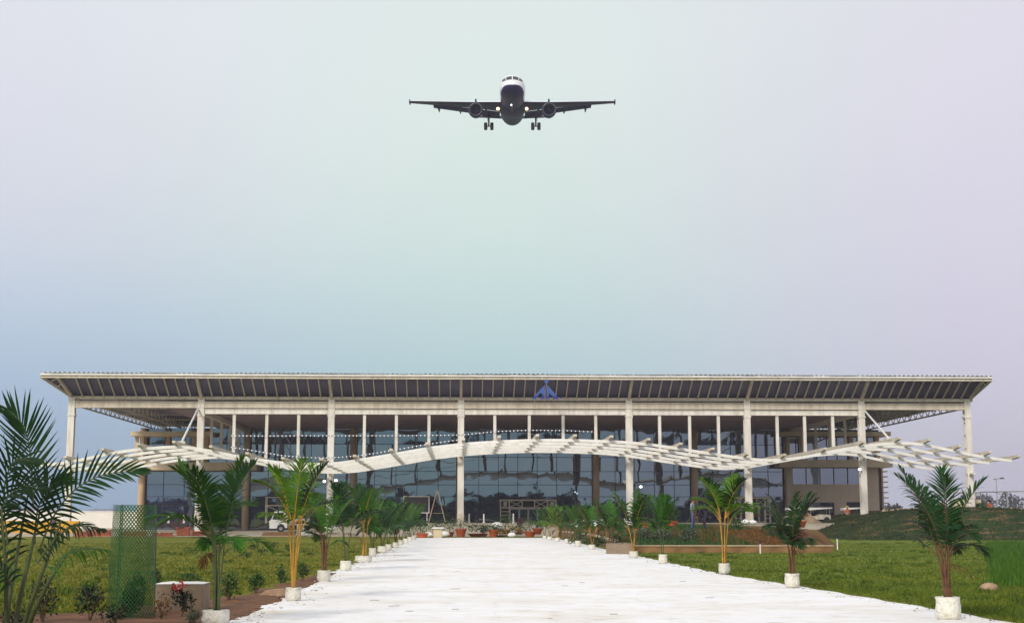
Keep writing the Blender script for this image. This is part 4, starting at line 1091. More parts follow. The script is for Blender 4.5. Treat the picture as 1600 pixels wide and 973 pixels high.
for k, (px, d_, lab) in enumerate([(905, 84, 'leafy bush behind the retaining wall, nearest the white sheets'), (932, 76, 'leafy bush behind the retaining wall beside the seventh right palm'), (968, 73, 'leafy bush above the grey concrete block'), (1024, 78, 'leafy bush behind the fourth right palm'), (1150, 79, 'low leafy bush behind the golden stemmed palm')]):
    pp = pon(px, d_, 0); pp.z = max(.1, bedz(pp.x, d_)); shrub('bed_bush', lab, 'bush', pp, (.65, .5, .36), 300, .15, 'shrub_leaf', 140+k, 'leafy bushes on the raised bed')
shrub('red_shrub', 'shrub with dark red leaves right of the second right palm', 'shrub', (atY(1247, 835, 70).x, 70, .35), (.55, .4, .35), 260, .14, 'red_leaf', 120)
shrub('bed_bush', 'dark round bush behind the dark palm on the raised bed', 'bush', (atY(1215, 832, 74).x, 74, .5), (1.0, .6, .5), 420, .16, 'shrub_leaf', 121)

# low planter walls
x0 = atY(985, 860, 66.2).x; x1 = atY(1300, 860, 66.2).x
pw = thing('planter_wall', 'long low brown stone wall with pale coping edging the right bed', 'wall', ((x0+x1)/2, 66.2, 0))
h2 = (x1-x0)/2
m = MB(); m.box(-h2, h2, -.18, .18, -.05, .29); m.build('masonry', 'stone_wall', pw)
MB().box(-h2-.03, h2+.03, -.22, .22, .293, .35).build('coping', 'coping', pw)
pa = Vector((interp(rx, 66.6)+.75, 66.6, 0))
pw = thing('planter_wall', 'rough brown retaining wall running along the right path edge behind the palms', 'wall', pa)
m = MB(); m2_ = MB(); yy = [66.6, 72, 80, 92, 105, 117]
W_ = [Vector((interp(rx, y)+.75, y, .20+.30*sm(66, 90, y)))-pa for y in yy]
for q0, q1 in zip(W_, W_[1:]):
    m.bar(q0-Vector((0, 0, .36)), q1-Vector((0, 0, .36)), .34, .74); m2_.bar(q0+Vector((0, 0, .05)), q1+Vector((0, 0, .05)), .40, .07)
m.build('masonry', 'stone_wall', pw); m2_.build('coping', 'coping', pw)

# concrete blocks
def block(name, label, p, w, d, h, rz, top='whitewash'):
    t = thing(name, label, 'block', p, rz)
    bmm = bmesh.new(); bmesh.ops.create_cube(bmm, size=1); bmesh.ops.scale(bmm, vec=(w, d, h), verts=bmm.verts)
    bmesh.ops.bevel(bmm, geom=bmm.edges[:], offset=.012, segments=2, affect='EDGES'); me = bpy.data.meshes.new('body'); bmm.to_mesh(me); bmm.free()
    me.materials.append(M['concrete']); o = bpy.data.objects.new('body', me); COL.objects.link(o); o.parent = t; o.location = (0, 0, h/2)
    m = MB(); n = 8
    for i in range(n+1):
        for j in range(n+1): m.v.append((lerp(-w/2, w/2, i/n), lerp(-d/2, d/2, j/n), h+.004+(.0 if i in (0, n) or j in (0, n) else rnd.uniform(.004, .02))))
    for i in range(n):
        for j in range(n): q = i*(n+1)+j; m.f.append((q, q+n+1, q+n+2, q+1)); m.mi.append(0)
    m.build('top_coat', top, t)
p = gnd(272, 958); block('concrete_block', 'large tan concrete block with whitewashed top beside the green net guard', p+Vector((.02, .45, 0)), .80, .75, .46, R(3))
p = gnd(968, 866); block('concrete_block', 'grey concrete block standing at the right path edge', p+Vector((0.05, .6, 0)), 1.15, .8, .46, R(-6), 'concrete')

# green net tree guard with a sapling inside
p = gnd(204, 966)
t = thing('tree_guard', 'upright cylinder of green plastic net fencing round a sapling', 'tree guard', p)
m = MB(); rad = .345; H = 1.72
def nr(z): return rad*(1.04-.10*z/H)
for s in (-1, 1):
    for k in range(40):
        a0 = 2*math.pi*k/40; n = 44; pts = []
        for i in range(n+1):
            z = H*i/n; a = a0+s*(z/.36)*.85; r = nr(z)+.006*math.sin(a*3+z*5)
            pts.append((Vector((r*math.cos(a), r*math.sin(a), z)), a))
        for (q, a), (q2, a2) in zip(pts, pts[1:]):
            up = Vector((0, 0, .0078)); m.quad(q-up, q2-up, q2+up, q+up)
m.build('net', 'net_green', t)
m = MB()
for a in (.3, 2.5, 4.4): m.tube([(rad*1.03*math.cos(a), rad*1.03*math.sin(a), -.1), (rad*.95*math.cos(a), rad*.95*math.sin(a), H)], .009, 6)
m.build('stake', 'net_green', t)
shrub('sapling', 'leafy sapling growing inside the green net guard', 'sapling', p, (.20, .18, .36), 420, .07, 'shrub_leaf', 131, stems=7)
shrub('rose_bush', 'dense dark bush inside the foot of the net guard', 'bush', p+Vector((.02, -.12, 0)), (.28, .18, .22), 500, .055, 'shrub_dark', 132, rose)

m = MB(); rg = random.Random(21)
for k in range(900):
    y = 19+rg.random()**1.6*60; left = rg.random() < .5; e = interp(lx if left else rx, y); x = e+(1 if left else -1)*abs(rg.gauss(0, .35))+rg.uniform(-.1, .1)
    a = rg.uniform(0, 6.28); L = rg.uniform(.015, .05)*(1+y/50); w_ = L*.3; c, s_ = math.cos(a), math.sin(a); z = .045
    m.quad((x, y, z), (x+L*c*.5-w_*s_, y+L*s_*.5+w_*c, z+.012), (x+L*c, y+L*s_, z), (x+L*c*.5+w_*s_, y+L*s_*.5-w_*c, z+.004))
tag(m.build('leaf_litter', 'dry_leaf'), kind='stuff')
# kerb slab by the yellow stemmed palm, twigs, fallen leaf, stone
p = gnd(432, 932); t = tag(MB().prism([(-.32, .05), (.30, .0), (.33, .07), (.1, .16), (-.2, .13)], -.18, .18).build('stone_slab', 'rock', loc=p), 'dark flat stone slab beside the yellow stemmed palm bag', 'stone')
p = gnd(1546, 922); m = MB(); m.ball((0, 0, .06), (.20, .14, .11), 10, 7); m.v = [(x*(1+rnd.uniform(-.12, .12)), y, z) for x, y, z in m.v]
tag(m.build('stone', 'rock', loc=p, smooth=True), 'small tan stone lying on the right lawn', 'stone')
m = MB(); m.cur = 0
blade(m, Vector((-.22, .1, .05)), Vector((1, -.55, .02)), Vector((0, 0, 1)), .55, .12, 0); blade(m, Vector((-.2, .1, .06)), Vector((1, -.35, .05)), Vector((0, 0, 1)), .45, .06, .05)
tag(m.build('fallen_leaf', PD, loc=gnd(560, 882, .03)), 'dark green palm leaf fallen on the white path near the left bags', 'leaf')
for k, (px, py) in enumerate([(712, 920), (617, 947), (585, 938), (640, 955), (712, 952), (883, 915), (860, 967), (1110, 934), (910, 910), (500, 918), (490, 922), (960, 960), (715, 893), (1068, 908)]):
    m = MB(); a = rnd.uniform(-.5, .5); L = rnd.uniform(.04, .12)
    m.tube([(-L*math.cos(a), -L*math.sin(a), .01), (0, 0, .012), (L*math.cos(a+.5), L*math.sin(a+.5), .008)], .004, 5)
    tag(m.build('twig', 'twig', loc=gnd(px, py, .025)), 'bit of dry twig lying on the white path', 'twig', 'twigs strewn on the white path')
# thin marker posts
for px, py0, py1, d, lab in ((1188, 862, 843, 64, 'thin dark topped peg in front of the low planter wall'), (1308.5, 855, 834, 72, 'thin white peg with dark top on the right lawn beyond the wall end')):
    b = atY(px, py0, d); b.z = 0; h = atY(px, py1, d).z
    t = thing('marker_peg', lab, 'peg', b); MB().tube([(0, 0, -.1), (0, 0, h*.72)], .03, 8).build('shaft', 'whitewash', t); MB().tube([(0, 0, h*.72), (0, 0, h)], .045, 8).build('cap', 'cloth_dark', t)

# ------------------------------------------------------------------ PEOPLE
def person(label, p, rz, H, pose, shirt, trousers, hat=None, group=None):
    t = thing('person', label, 'person', p, rz, group); s = H/1.72
    J = {}
    if pose == 'stand':
        J = dict(pel=(0, 0, .93), che=(0, -.01, 1.28), nek=(0, -.02, 1.47), hd=(0, -.03, 1.60), top=(0, -.03, 1.70), nose=(0, -.12, 1.60),
                 sl=(-.18, 0, 1.40), el=(-.25, .03, 1.13), wl=(-.24, -.08, .90), hl=(-.23, -.12, .80), sr=(.18, 0, 1.40), er=(.26, .02, 1.13), wr=(.25, -.10, .91), hr=(.24, -.14, .81),
                 kl=(-.10, -.02, .50), al=(-.11, .03, .08), tl=(-.12, -.15, .04), pl=(-.09, 0, .86), kr=(.11, -.03, .50), ar=(.13, .02, .08), tr=(.14, -.15, .04), pr=(.09, 0, .86))
    elif pose == 'bend':
        J = dict(pel=(0, .10, .90), che=(0, -.18, 1.12), nek=(0, -.34, 1.20), hd=(0, -.44, 1.24), top=(0, -.52, 1.28), nose=(0, -.50, 1.16),
                 sl=(-.18, -.28, 1.15), el=(-.22, -.34, .88), wl=(-.18, -.44, .66), hl=(-.17, -.48, .57), sr=(.18, -.28, 1.15), er=(.22, -.36, .88), wr=(.18, -.48, .68), hr=(.17, -.52, .58),
                 kl=(-.11, .0, .48), al=(-.12, .06, .08), tl=(-.13, -.12, .04), pl=(-.09, .09, .84), kr=(.12, -.03, .48), ar=(.13, .04, .08), tr=(.14, -.14, .04), pr=(.09, .09, .84))
    else:
        J = dict(pel=(0, .08, .30), che=(0, -.04, .62), nek=(0, -.12, .80), hd=(0, -.17, .92), top=(0, -.18, 1.02), nose=(0, -.27, .90),
                 sl=(-.18, -.07, .74), el=(-.26, -.22, .52), wl=(-.18, -.42, .46), hl=(-.14, -.50, .42), sr=(.18, -.07, .74), er=(.26, -.22, .52), wr=(.18, -.42, .46), hr=(.14, -.50, .42),
                 kl=(-.16, -.38, .48), al=(-.14, -.16, .08), tl=(-.15, -.34, .04), pl=(-.10, .06, .28), kr=(.16, -.38, .48), ar=(.14, -.16, .08), tr=(.15, -.34, .04), pr=(.10, .06, .28))
    rad = dict(pel=(.15, .11), che=(.17, .11), nek=.055, hd=(.085, .10), top=.055, nose=.018, sl=.075, el=.048, wl=.033, hl=.042, sr=.075, er=.048, wr=.033, hr=.042, kl=.065, al=.042, tl=.04, pl=.09, kr=.065, ar=.042, tr=.04, pr=.09)
    keys = list(J); E = [('pel', 'che'), ('che', 'nek'), ('nek', 'hd'), ('hd', 'top'), ('hd', 'nose'), ('che', 'sl'), ('sl', 'el'), ('el', 'wl'), ('wl', 'hl'), ('che', 'sr'), ('sr', 'er'), ('er', 'wr'), ('wr', 'hr'), ('pel', 'pl'), ('pl', 'kl'), ('kl', 'al'), ('al', 'tl'), ('pel', 'pr'), ('pr', 'kr'), ('kr', 'ar'), ('ar', 'tr')]
    me = bpy.data.meshes.new('b'); me.from_pydata([tuple(c*s for c in J[k]) for k in keys], [(keys.index(a), keys.index(b)) for a, b in E], [])
    o = bpy.data.objects.new('b', me); COL.objects.link(o); md = o.modifiers.new('s', 'SKIN'); o.modifiers.new('d', 'SUBSURF').levels = 1
    for k, sv in zip(keys, me.skin_vertices[0].data):
        r = rad[k]; r = r if hasattr(r, '__len__') else (r, r); sv.radius = (r[0]*s, r[1]*s); sv.use_root = (k == 'pel')
    dg = bpy.context.evaluated_depsgraph_get(); m2 = bpy.data.meshes.new_from_object(o.evaluated_get(dg)); bpy.data.objects.remove(o)
    m2.name = 'body'; m2.materials.clear()
    for q in ('skin', shirt, trousers, 'cloth_dark'): m2.materials.append(M[q])
    K3 = {k: Vector(J[k])*s for k in keys}
    for pl in m2.polygons:
        c = pl.center; n = min(keys, key=lambda k: (K3[k]-c).length)
        pl.material_index = 0 if n in ('hd', 'top', 'nose', 'nek', 'hl', 'hr', 'wl', 'wr') else 1 if n in ('che', 'sl', 'sr', 'el', 'er') else 3 if n in ('tl', 'tr') else 2
        pl.use_smooth = True
    b = bpy.data.objects.new('body', m2); COL.objects.link(b); b.parent = t
    hd = K3['hd']; m = MB(); ax = (K3['top']-hd).normalized(); c = hd+ax*.045*s
    if hat:
        m.ball(c+ax*.02, (.135*s, .15*s, .115*s), 14, 8); m.ball(c+Vector((0, -.07*s, 0)), (.14*s, .16*s, .02*s), 12, 4); m.build('helmet', hat, t, smooth=True)
    else:
        m.ball(c+Vector((0, .025*s, .015*s)), (.115*s, .12*s, .105*s), 12, 8); m.build('hair', 'hair', t, smooth=True)
    return t
person('worker in orange vest and yellow helmet seen from behind on the left lawn edge', pon(467, 127, 0), R(160), 1.75, 'stand', 'hi_vis', 'cloth_tan', 'helmet_yellow')
person('worker in dark blue clothes and yellow helmet before the yellow hoarding', pon(84, 127, 0), R(30), 1.7, 'stand', 'cloth_blue', 'cloth_dark', 'helmet_yellow')
person('distant worker with yellow helmet behind the front left palm', pon(346, 131, .25), R(-20), 1.7, 'stand', 'cloth_grey', 'cloth_dark', 'helmet_yellow')
person('man in grey shirt and blue jeans standing on the raised bed beyond the golden palm', pon(1082, 80, .9), R(70), 1.78, 'stand', 'cloth_grey', 'cloth_blue')
person('man in dark jacket bending forward beside the man in jeans', pon(1100, 80.5, .9), R(-80), 1.75, 'bend', 'cloth_dark', 'cloth_dark')
person('worker in orange beside the rightmost white roofed buggy', pon(1324, 146, 1.1), R(10), 1.7, 'stand', 'hi_vis', 'cloth_tan', 'helmet_yellow')
person('worker in orange shirt crouching on the mound at the right', pon(1545, 131, 2.2), R(60), 1.7, 'crouch', 'hi_vis', 'cloth_tan')
person('worker in orange vest partly hidden behind the front right palm on the mound', pon(1474, 131, 2.25), R(-40), 1.5, 'crouch', 'hi_vis', 'cloth_red')

# ------------------------------------------------------------------ SITE CLUTTER
def onb(px, d, z=FZ): q = loc(px, 800, d); return bw(q.x, q.y, z)
# white boundary wall, yellow hoarding, brick stacks
a, b = loc(-60, 800, 205), loc(222, 800, 205); c = bw((a.x+b.x)/2, a.y, .9); hw = (b.x-a.x)/2
t = thing('boundary_wall', 'long white boundary wall behind the left lawn', 'wall', c, ALPHA)
zt_ = zz(799.5, 205)-.9
MB().box(-hw, hw, -.12, .12, -1, zt_).build('masonry', 'wall_white', t); MB().box(-hw, hw, -.17, .17, zt_, zt_+.12).build('coping', 'whitewash', t)
a, b = atY(-40, 820, 133), atY(124, 820, 133); t = thing('site_hoarding', 'yellow painted site hoarding left behind the big palm', 'hoarding', ((a.x+b.x)/2, 133, 0)); hw = (b.x-a.x)/2; hz = atY(60, 813.5, 133).z
n = 9
for k in range(n):
    x0 = lerp(-hw, hw, k/n); x1 = lerp(-hw, hw, (k+1)/n)-.04; m = MB(); m.box(x0, x1, -.03+.02*(k % 2), .03+.02*(k % 2), -.3, hz+rnd.uniform(-.05, .05))
    m.build('panel', 'yellow_board', t)
m = MB()
for k in range(n+1): x = lerp(-hw, hw, k/n)-.02; m.box(x-.04, x+.04, .08, .16, -.3, hz)
m.build('post', 'twig', t)
def bricks(px, d, w, h, label, z=0.0):
    p = atY(px, 830, d); t = thing('brick_stack', label, 'bricks', (p.x, d, z), rnd.uniform(-.05, .05), 'brick stacks along the left lawn edge'); m = MB()
    rows_ = max(1, int(h/.12)); cols = max(2, int(w/.27))
    for r_ in range(rows_):
        for c_ in range(cols-(r_ % 2)):
            if r_ == rows_-1 and rnd.random() < .25: continue
            x = -w/2+c_*.27+(r_ % 2)*.135+rnd.uniform(-.02, .02); y = rnd.uniform(-.05, .05)
            m.box(x, x+.25, -.35+y, .35+y, r_*.12, r_*.12+.11)
    m.build('bricks', 'brick', t)
bricks(130, 128, 1.6, .5, 'brick stack nearest the yellow hoarding'); bricks(158, 129, 2.4, .62, 'long brick stack left of the net guard'); bricks(210, 129, 2.6, .5, 'brick stack seen through the net guard')
bricks(255, 129, 2.0, .4, 'low brick stack just right of the net guard'); bricks(289, 130, 1.6, .85, 'tall brick stack left of the front left palm'); bricks(318, 130, 2.2, .7, 'brick stack behind the front left palm')
# low edge slab of the forecourt at left
p = atY(436, 830, 128); t = thing('paver_pile', 'long low pile of dark paving slabs under the white truck', 'pavers', (p.x, 128, 0)); m = MB()
for k in range(3): m.box(-1.5+.1*k, 1.5-.15*k, -.6, .6, k*.14, k*.14+.12)
m.build('slabs', 'stone_wall', t); MB().box(-1.55, 1.6, -.66, -.61, 0, .08).build('edge_board', 'coping', t)
# small truck
p = atY(438, 825, 131)
t = thing('site_truck', 'small white truck with open cab window parked behind the left lawn', 'truck', (p.x, 131, .35), R(8))
m = MB(); m.prism([(-.95, .35), (-.30, .35), (-.22, .62), (.05, .78), (.35, .62), (.42, .40), (.62, .40), (.62, 1.75), (.40, 1.9), (-.55, 1.85), (-.82, 1.15), (-.98, 1.0)], -.75, .75)
cab = m.build('cab', 'car_white', t)
MB().prism([(-.70, 1.15), (-.50, 1.72), (.28, 1.75), (.28, 1.12)], -.77, .77).build('side_window', 'car_glass', cab)
MB().box(.75, 2.6, -.8, .8, .65, 1.25).build('load_bed', 'steel_grey', t); MB().box(-.9, 2.6, -.5, .5, .38, .62).build('chassis', 'dark_void', t)
for x in (.05, 2.0):
    for y in (-.72, .72):
        m = MB().tube([(x, y-.1, .33), (x, y+.1, .33)], .33, 18); w = m.build('wheel', 'rubber', t); MB().tube([(x, y-.11, .33), (x, y+.11, .33)], .15, 12).build('rim', 'steel_grey', w)
# scaffold frames
def scaffold(px, d, w, h, lv, label, z=FZ, mt='tan_paint'):
    q = onb(px, d, z); t = thing('scaffold', label, 'scaffold', q, ALPHA, 'scaffolds before the glass'); m = MB()
    for x in (-w/2, w/2):
        for y in (0, .9): m.tube([(x, y, 0), (x, y, h)], .035, 6)
    for k in range(1, lv+1):
        z_ = h*k/lv
        for y in (0, .9): m.tube([(-w/2-.1, y, z_), (w/2+.1, y, z_)], .03, 6)
        for x in (-w/2, w/2): m.tube([(x, 0, z_), (x, .9, z_)], .03, 6)
    m.tube([(-w/2, 0, 0), (w/2, 0, h/lv)], .025, 6); m.tube([(w/2, 0, h/lv), (-w/2, 0, 2*h/lv)], .025, 6); m.build('tube_frame', mt, t)
    MB().box(-w/2, w/2, .05, .85, h*(lv-1)/lv+.04, h*(lv-1)/lv+.09).build('plank', 'coping', t)
scaffold(432, 150, 2.2, 2.6, 3, 'pale tube scaffold above the white truck'); scaffold(482, 152, 3.0, 2.2, 2, 'brown tube scaffold beside the second column', mt='stone_wall'); scaffold(1165, 158, 3.6, 2.4, 3, 'brown scaffold behind the white column at right', mt='stone_wall')
# board on posts
q = loc(650.5, 787, 150); t = thing('sign_board', 'large dark notice board with pale frame standing before the glass', 'board', bw(q.x, q.y, FZ), ALPHA)
w = uu(671, 150)-uu(630, 150); z0, z1 = zz(801.5, 150)-FZ, zz(774.5, 150)-FZ
MB().box(-w/2+.1, w/2-.1, -.02, .03, z0+.1, z1-.1).build('panel', 'board_face', t)
m = MB(); m.box(-w/2, w/2, -.06, .06, z1-.1, z1); m.box(-w/2, w/2, -.06, .06, z0, z0+.1); m.box(-w/2, -w/2+.1, -.06, .06, z0+.1, z1-.1); m.box(w/2-.1, w/2, -.06, .06, z0+.1, z1-.1); m.build('frame', 'white_pipe', t)
m = MB(); m.box(-w/2+.2, -w/2+.3, -.05, .05, 0, z0); m.box(w/2-.3, w/2-.2, -.05, .05, 0, z0); m.build('leg', 'white_pipe', t)
# A ladder
q = loc(683, 800, 146); t = thing('step_ladder', 'tall pale A shaped ladder between the notice board and a white column', 'ladder', bw(q.x, q.y, FZ), ALPHA); hz = zz(766, 146)-FZ
for s in (-1, 1):
    m = MB(); m.bar((s*.85, -.25, 0), (s*.04, -.12, hz), .07, .09); m.bar((s*.85, .25, 0), (s*.04, .12, hz), .07, .09)
    for k in range(1, 9): f = k/9; m.bar((s*lerp(.85, .04, f), -lerp(.25, .12, f), hz*f), (s*lerp(.85, .04, f), lerp(.25, .12, f), hz*f), .05, .05)
    m.build('side', 'coping', t)
MB().bar((-.6, 0, hz*.3), (.6, 0, hz*.3), .04, .04).build('brace', 'coping', t)
# bollards
for px, lab in ((264, 'short white bollard right of the net guard'), (288, 'short white bollard above the tall brick stack'), (733, 'short white bollard right of the middle white column'), (756, 'short white bollard left of the entrance'), (802, 'short white bollard before the entrance doors')):
    q = onb(px, 140, FZ); t = thing('bollard', lab, 'bollard', q, 0, 'white bollards on the forecourt')
    MB().lathe([(.12, 0), (.12, .12), (.085, .14), (.08, .72), (.06, .8)], n=12).build('post', 'whitewash', t); MB().ball((0, 0, .82), .085, 10, 6).build('cap', 'whitewash', t)
# pots at the far end of the path
def potted(px, py, w, h, seed, label, leaf='shrub_leaf', shape='pot', fl=None, d=None, z=0.0, mt='clay', ph=.42):
    rg = random.Random(seed); p = gnd(px, py, z) if d is None else pon(px, d, z)
    t = thing('potted_plant', label, 'potted plant', p, rg.uniform(0, 6), 'potted plants at the far end of the path')
    r = w/2
    if shape == 'pot': MB().lathe([(r*.62, 0), (r*.92, ph*.8), (r*1.05, ph*.82), (r*1.05, ph), (r*.9, ph), (r*.85, ph*.9)], n=14).build('pot', mt, t, smooth=False)
    else: MB().lathe([(r*.7, 0), (r*1.2, ph*.5), (r*1.3, ph*.55), (r*1.1, ph*.5)], n=14).build('pot', mt, t)
    m = MB()
    for k in range(6):
        leafball(m, (rg.uniform(-.3, .3)*w, rg.uniform(-.3, .3)*w, ph+h*rg.uniform(.25, .7)), (w*.6, w*.6, h*.35), 34, .20, rg, .4)
    m.build('foliage', leaf, t)
    m = MB(); m.tube([(0, 0, ph*.8), (.03, 0, ph+h*.5)], .03, 6); m.build('stem', 'twig', t)
    if fl:
        m = MB(); leafball(m, (0, 0, ph+h*.55), (w*.75, w*.75, h*.25), 60, .13, rg, .7); m.build('blossom', fl, t)
potted(660, 840.5, 1.0, .9, 201, 'terracotta pot with thin leafy plant at the left end of the pot row', 'palm_leaf')
potted(683, 838.5, .8, 1.2, 202, 'bushy green plant hiding its pot below the A ladder', 'shrub_leaf')
potted(702, 838, .9, 1.1, 203, 'round green plant left of the stacked clay pots', 'palm_leaf')
potted(720, 838.5, 1.0, 1.5, 204, 'grey green plant in stacked orange pots at the white column', 'shrub_grey', ph=.7)
potted(744, 838, 1.3, .5, 205, 'low wide orange bowl of seedlings in the pot row', 'shrub_leaf', 'bowl', ph=.5)
potted(757, 838, .6, .7, 206, 'small dark plant between the wide bowl and an orange pot', 'shrub_dark', ph=.3)
potted(771, 838.5, .95, .4, 207, 'plain orange pot with almost no plant left of the yellow flowers', 'shrub_leaf', ph=.62)
potted(782, 838, 1.0, .3, 208, 'low pan of yellow flowers nearest the path in the pot row', 'shrub_leaf', 'bowl', 'flower_yellow', ph=.25)
potted(808, 834, 1.0, .4, 209, 'pan of yellow flowers set back before the doors', 'shrub_leaf', 'bowl', 'flower_yellow', d=128, z=.2, ph=.3)
potted(790, 834, .9, 1.5, 210, 'tall green plant in front of the left door post', 'palm_leaf', d=129, z=.2)
potted(828, 838.5, 1.1, 1.35, 211, 'large grey green rosette plant in an orange pot right of centre', 'shrub_grey', ph=.5)
potted(840, 836, .9, .7, 212, 'orange pot behind the last right hand palm', 'shrub_leaf', d=127, z=.2, ph=.55)
potted(812, 834, .35, .9, 213, 'red leaved cordyline plant before the doors', 'red_leaf', d=130, z=.3)
potted(896, 832, .8, 1.0, 214, 'plant in clay pot behind the right palms near the white sheets', 'shrub_leaf', d=95, z=1.0)
potted(1010, 829, .8, .9, 215, 'red clay pot beyond the fourth right palm', 'shrub_leaf', d=88, z=.95, ph=.5)
potted(1049, 829, .7, .9, 216, 'orange clay pot left of the man in jeans', 'shrub_leaf', d=84, z=.92, ph=.5)
potted(1250, 833, .8, .9, 217, 'wiry plant in brown pot behind the second right palm', 'dry_leaf', d=90, z=1.0)
# plastered pillar, sacks and sheets
q = gnd(684, 839.5); t = thing('plinth', 'small cream plastered plinth among the pots at the path end', 'plinth', q)
MB().box(-.35, .35, -.3, .3, 0, .72).build('shaft', 'slab_stone', t); MB().box(-.48, .48, -.42, .42, .723, .86).build('cap', 'whitewash', t)
def sack(px, d, z, s, seed, label):
    rg = random.Random(seed); p = pon(px, d, z); m = MB(); m.ball((0, 0, s*.4), (s*.8, s*.55, s*.45), 14, 9); m.v = [(x*(1+rg.uniform(-.1, .1)), y*(1+rg.uniform(-.1, .1)), max(0, zq*(1+rg.uniform(-.1, .1)))) for x, y, zq in m.v]
    tag(m.build('sack', 'sheet_white', loc=p, smooth=True), label, 'sack', 'white sacks lying about the forecourt')
sack(694, 124, 0, .6, 1, 'white sack beside the cream plinth'); sack(670, 124, 0, .5, 2, 'white sack right of the terracotta pot'); sack(777, 132, .7, .65, 3, 'large white sack left of the entrance doors'); sack(516, 130, .4, .7, 4, 'white sack at the foot of the column behind the left palms'); sack(476, 128, 0, .5, 5, 'white sack beside the orange vested worker')
sack(800, 123.5, 0, .45, 6, 'small white sack before the centre of the pot row'); sack(1164, 120, 1.1, .45, 7, 'white sack left of the right hand column foot'); sack(1176, 120, 1.1, .4, 8, 'white sack right of the right hand column foot')
for x0, w_, lab in ((912, 1.3, 'crumpled white sheet left on the raised bed near the path'), (936, 1.7, 'second crumpled white sheet, closer to the white cabinet')):
    m = MB(); n = 10; d = 90; p = pon(x0, d, 1.05)
    for i in range(n+1):
        for j in range(n+1):
            u_, v_ = -1+2*i/n, -1+2*j/n; m.v.append((u_*w_*.62, v_*.7, .38*(1-u_**4*.8)*(1-v_**4*.8)+rnd.uniform(-.09, .09)))
    for i in range(n):
        for j in range(n): q = i*(n+1)+j; m.f.append((q, q+n+1, q+n+2, q+1)); m.mi.append(0)
    tag(m.build('white_sheet', 'sheet_white', loc=p, smooth=True), lab, 'sheet', 'white sheets on the raised bed')
p = pon(985, 96, 1.0); t = thing('site_cabinet', 'plain white cabinet behind the two stemmed palm', 'cabinet', p, ALPHA); h = atY(985, 810, 96).z-1.0
MB().box(-.36, .36, -.3, .3, 0, h-.04).build('body', 'whitewash', t); MB().box(-.40, .40, -.34, .34, h-.037, h+.02).build('lid', 'whitewash', t); MB().box(-.30, .30, -.318, -.303, .1, h-.15).build('door', 'sheet_white', t)
# buggies with white roofs behind the mound
def buggy(px, d, w, label):
    p = pon(px, d, 1.2); zt_ = atY(px, 793, d).z-1.2; t = thing('buggy', label, 'buggy', p, ALPHA, 'white roofed buggies behind the mound')
    m = MB(); m.prism([(-w/2-.1, zt_-.25), (w/2+.15, zt_-.05), (w/2+.15, zt_+.04), (-w/2-.05, zt_+.02)], -.75, .75); m.build('roof', 'sheet_white', t)
    for x in (-w/2+.1, w/2-.1):
        for y in (-.65, .65): MB().tube([(x, y, .5), (x, y, zt_-.06)], .035, 6).build('post', 'steel_grey', t)
    m = MB(); m.prism([(-w/2-.4, .3), (w/2, .3), (w/2, .75), (-.1, .8), (-.3, .62), (-w/2, .65), (-w/2-.4, .5)], -.65, .65); m.build('body', 'cream_paint', t)
    MB().box(-.1, .4, -.6, .6, .83, 1.25).build('seat', 'rubber', t)
    for x in (-w/2, w/2-.4):
        for y in (-.6, .6): MB().tube([(x, y-.1, .28), (x, y+.1, .28)], .28, 14).build('wheel', 'rubber', t)
buggy(1242, 146, 1.5, 'buggy on the left, half hidden by the palm fronds'); buggy(1279, 146, 2.1, 'middle buggy with the widest white roof'); buggy(1330, 148, 1.7, 'right hand buggy with a worker in orange next to it')
hp = pon(1262, 138, 1.0); m = MB(); n = 14
for i in range(n+1):
    for k in range(18):
        a = 2*math.pi*k/18; r_ = 1.8*i/n; m.v.append((r_*math.cos(a), r_*math.sin(a), 1.25*(1-i/n)**1.15+rnd.uniform(-.03, .03)-.1))
for i in range(n):
    for k in range(18): m.f.append((i*18+k, i*18+(k+1) % 18, (i+1)*18+(k+1) % 18, (i+1)*18+k)); m.mi.append(0)
tag(m.build('sand_heap', 'soil_pale', loc=hp, smooth=True), 'heap of pale sand in front of the buggies', 'heap')
# right edge: viewing stand, rubble wall, pipe rail, street lamp
d = 142
p = pon(1509, d, 2.0); t = thing('viewing_stand', 'cream walled stand with handrail beside the far right column', 'stand', p)
zt_ = atY(1509, 780.5, d).z-2.0; hw = (atY(1530, 790, d).x-atY(1488, 790, d).x)/2
m = MB(); m.box(-hw, hw, -.7, -.6, -1, zt_); m.box(-hw, hw, .6, .7, -1, zt_); m.box(-hw, -hw+.1, -.6, .6, -1, zt_); m.box(hw-.1, hw, -.6, .6, -1, zt_); m.build('wall', 'slab_stone', t)
MB().box(-hw+.1, hw-.1, -.6, .6, .45, .5).build('floor', 'concrete', t)
m = MB(); zr = atY(1509, 769.5, d).z-2.0
for x in (-hw, hw): m.tube([(x, -.65, zt_), (x, -.65, zr)], .05, 6)
m.tube([(-hw, -.65, zr), (hw, -.65, zr)], .05, 6); m.build('handrail', 'coping', t)
for px, lab in ((1506, 'leftmost of three people in dark purple in the cream stand'), (1512.5, 'middle of three people in dark purple in the cream stand'), (1519, 'rightmost of three people in dark purple in the cream stand')):
    person(lab, pon(px, d, 2.5), R(rnd.uniform(-30, 30)), 1.62, 'stand', 'cloth_purple', 'cloth_dark', None, 'people in the cream stand')
p = pon(1575, 150, 2.0); t = thing('pipe_rail', 'dark horizontal pipe on a post at the far right edge', 'rail', p); zr = atY(1575, 767.5, 150).z-2
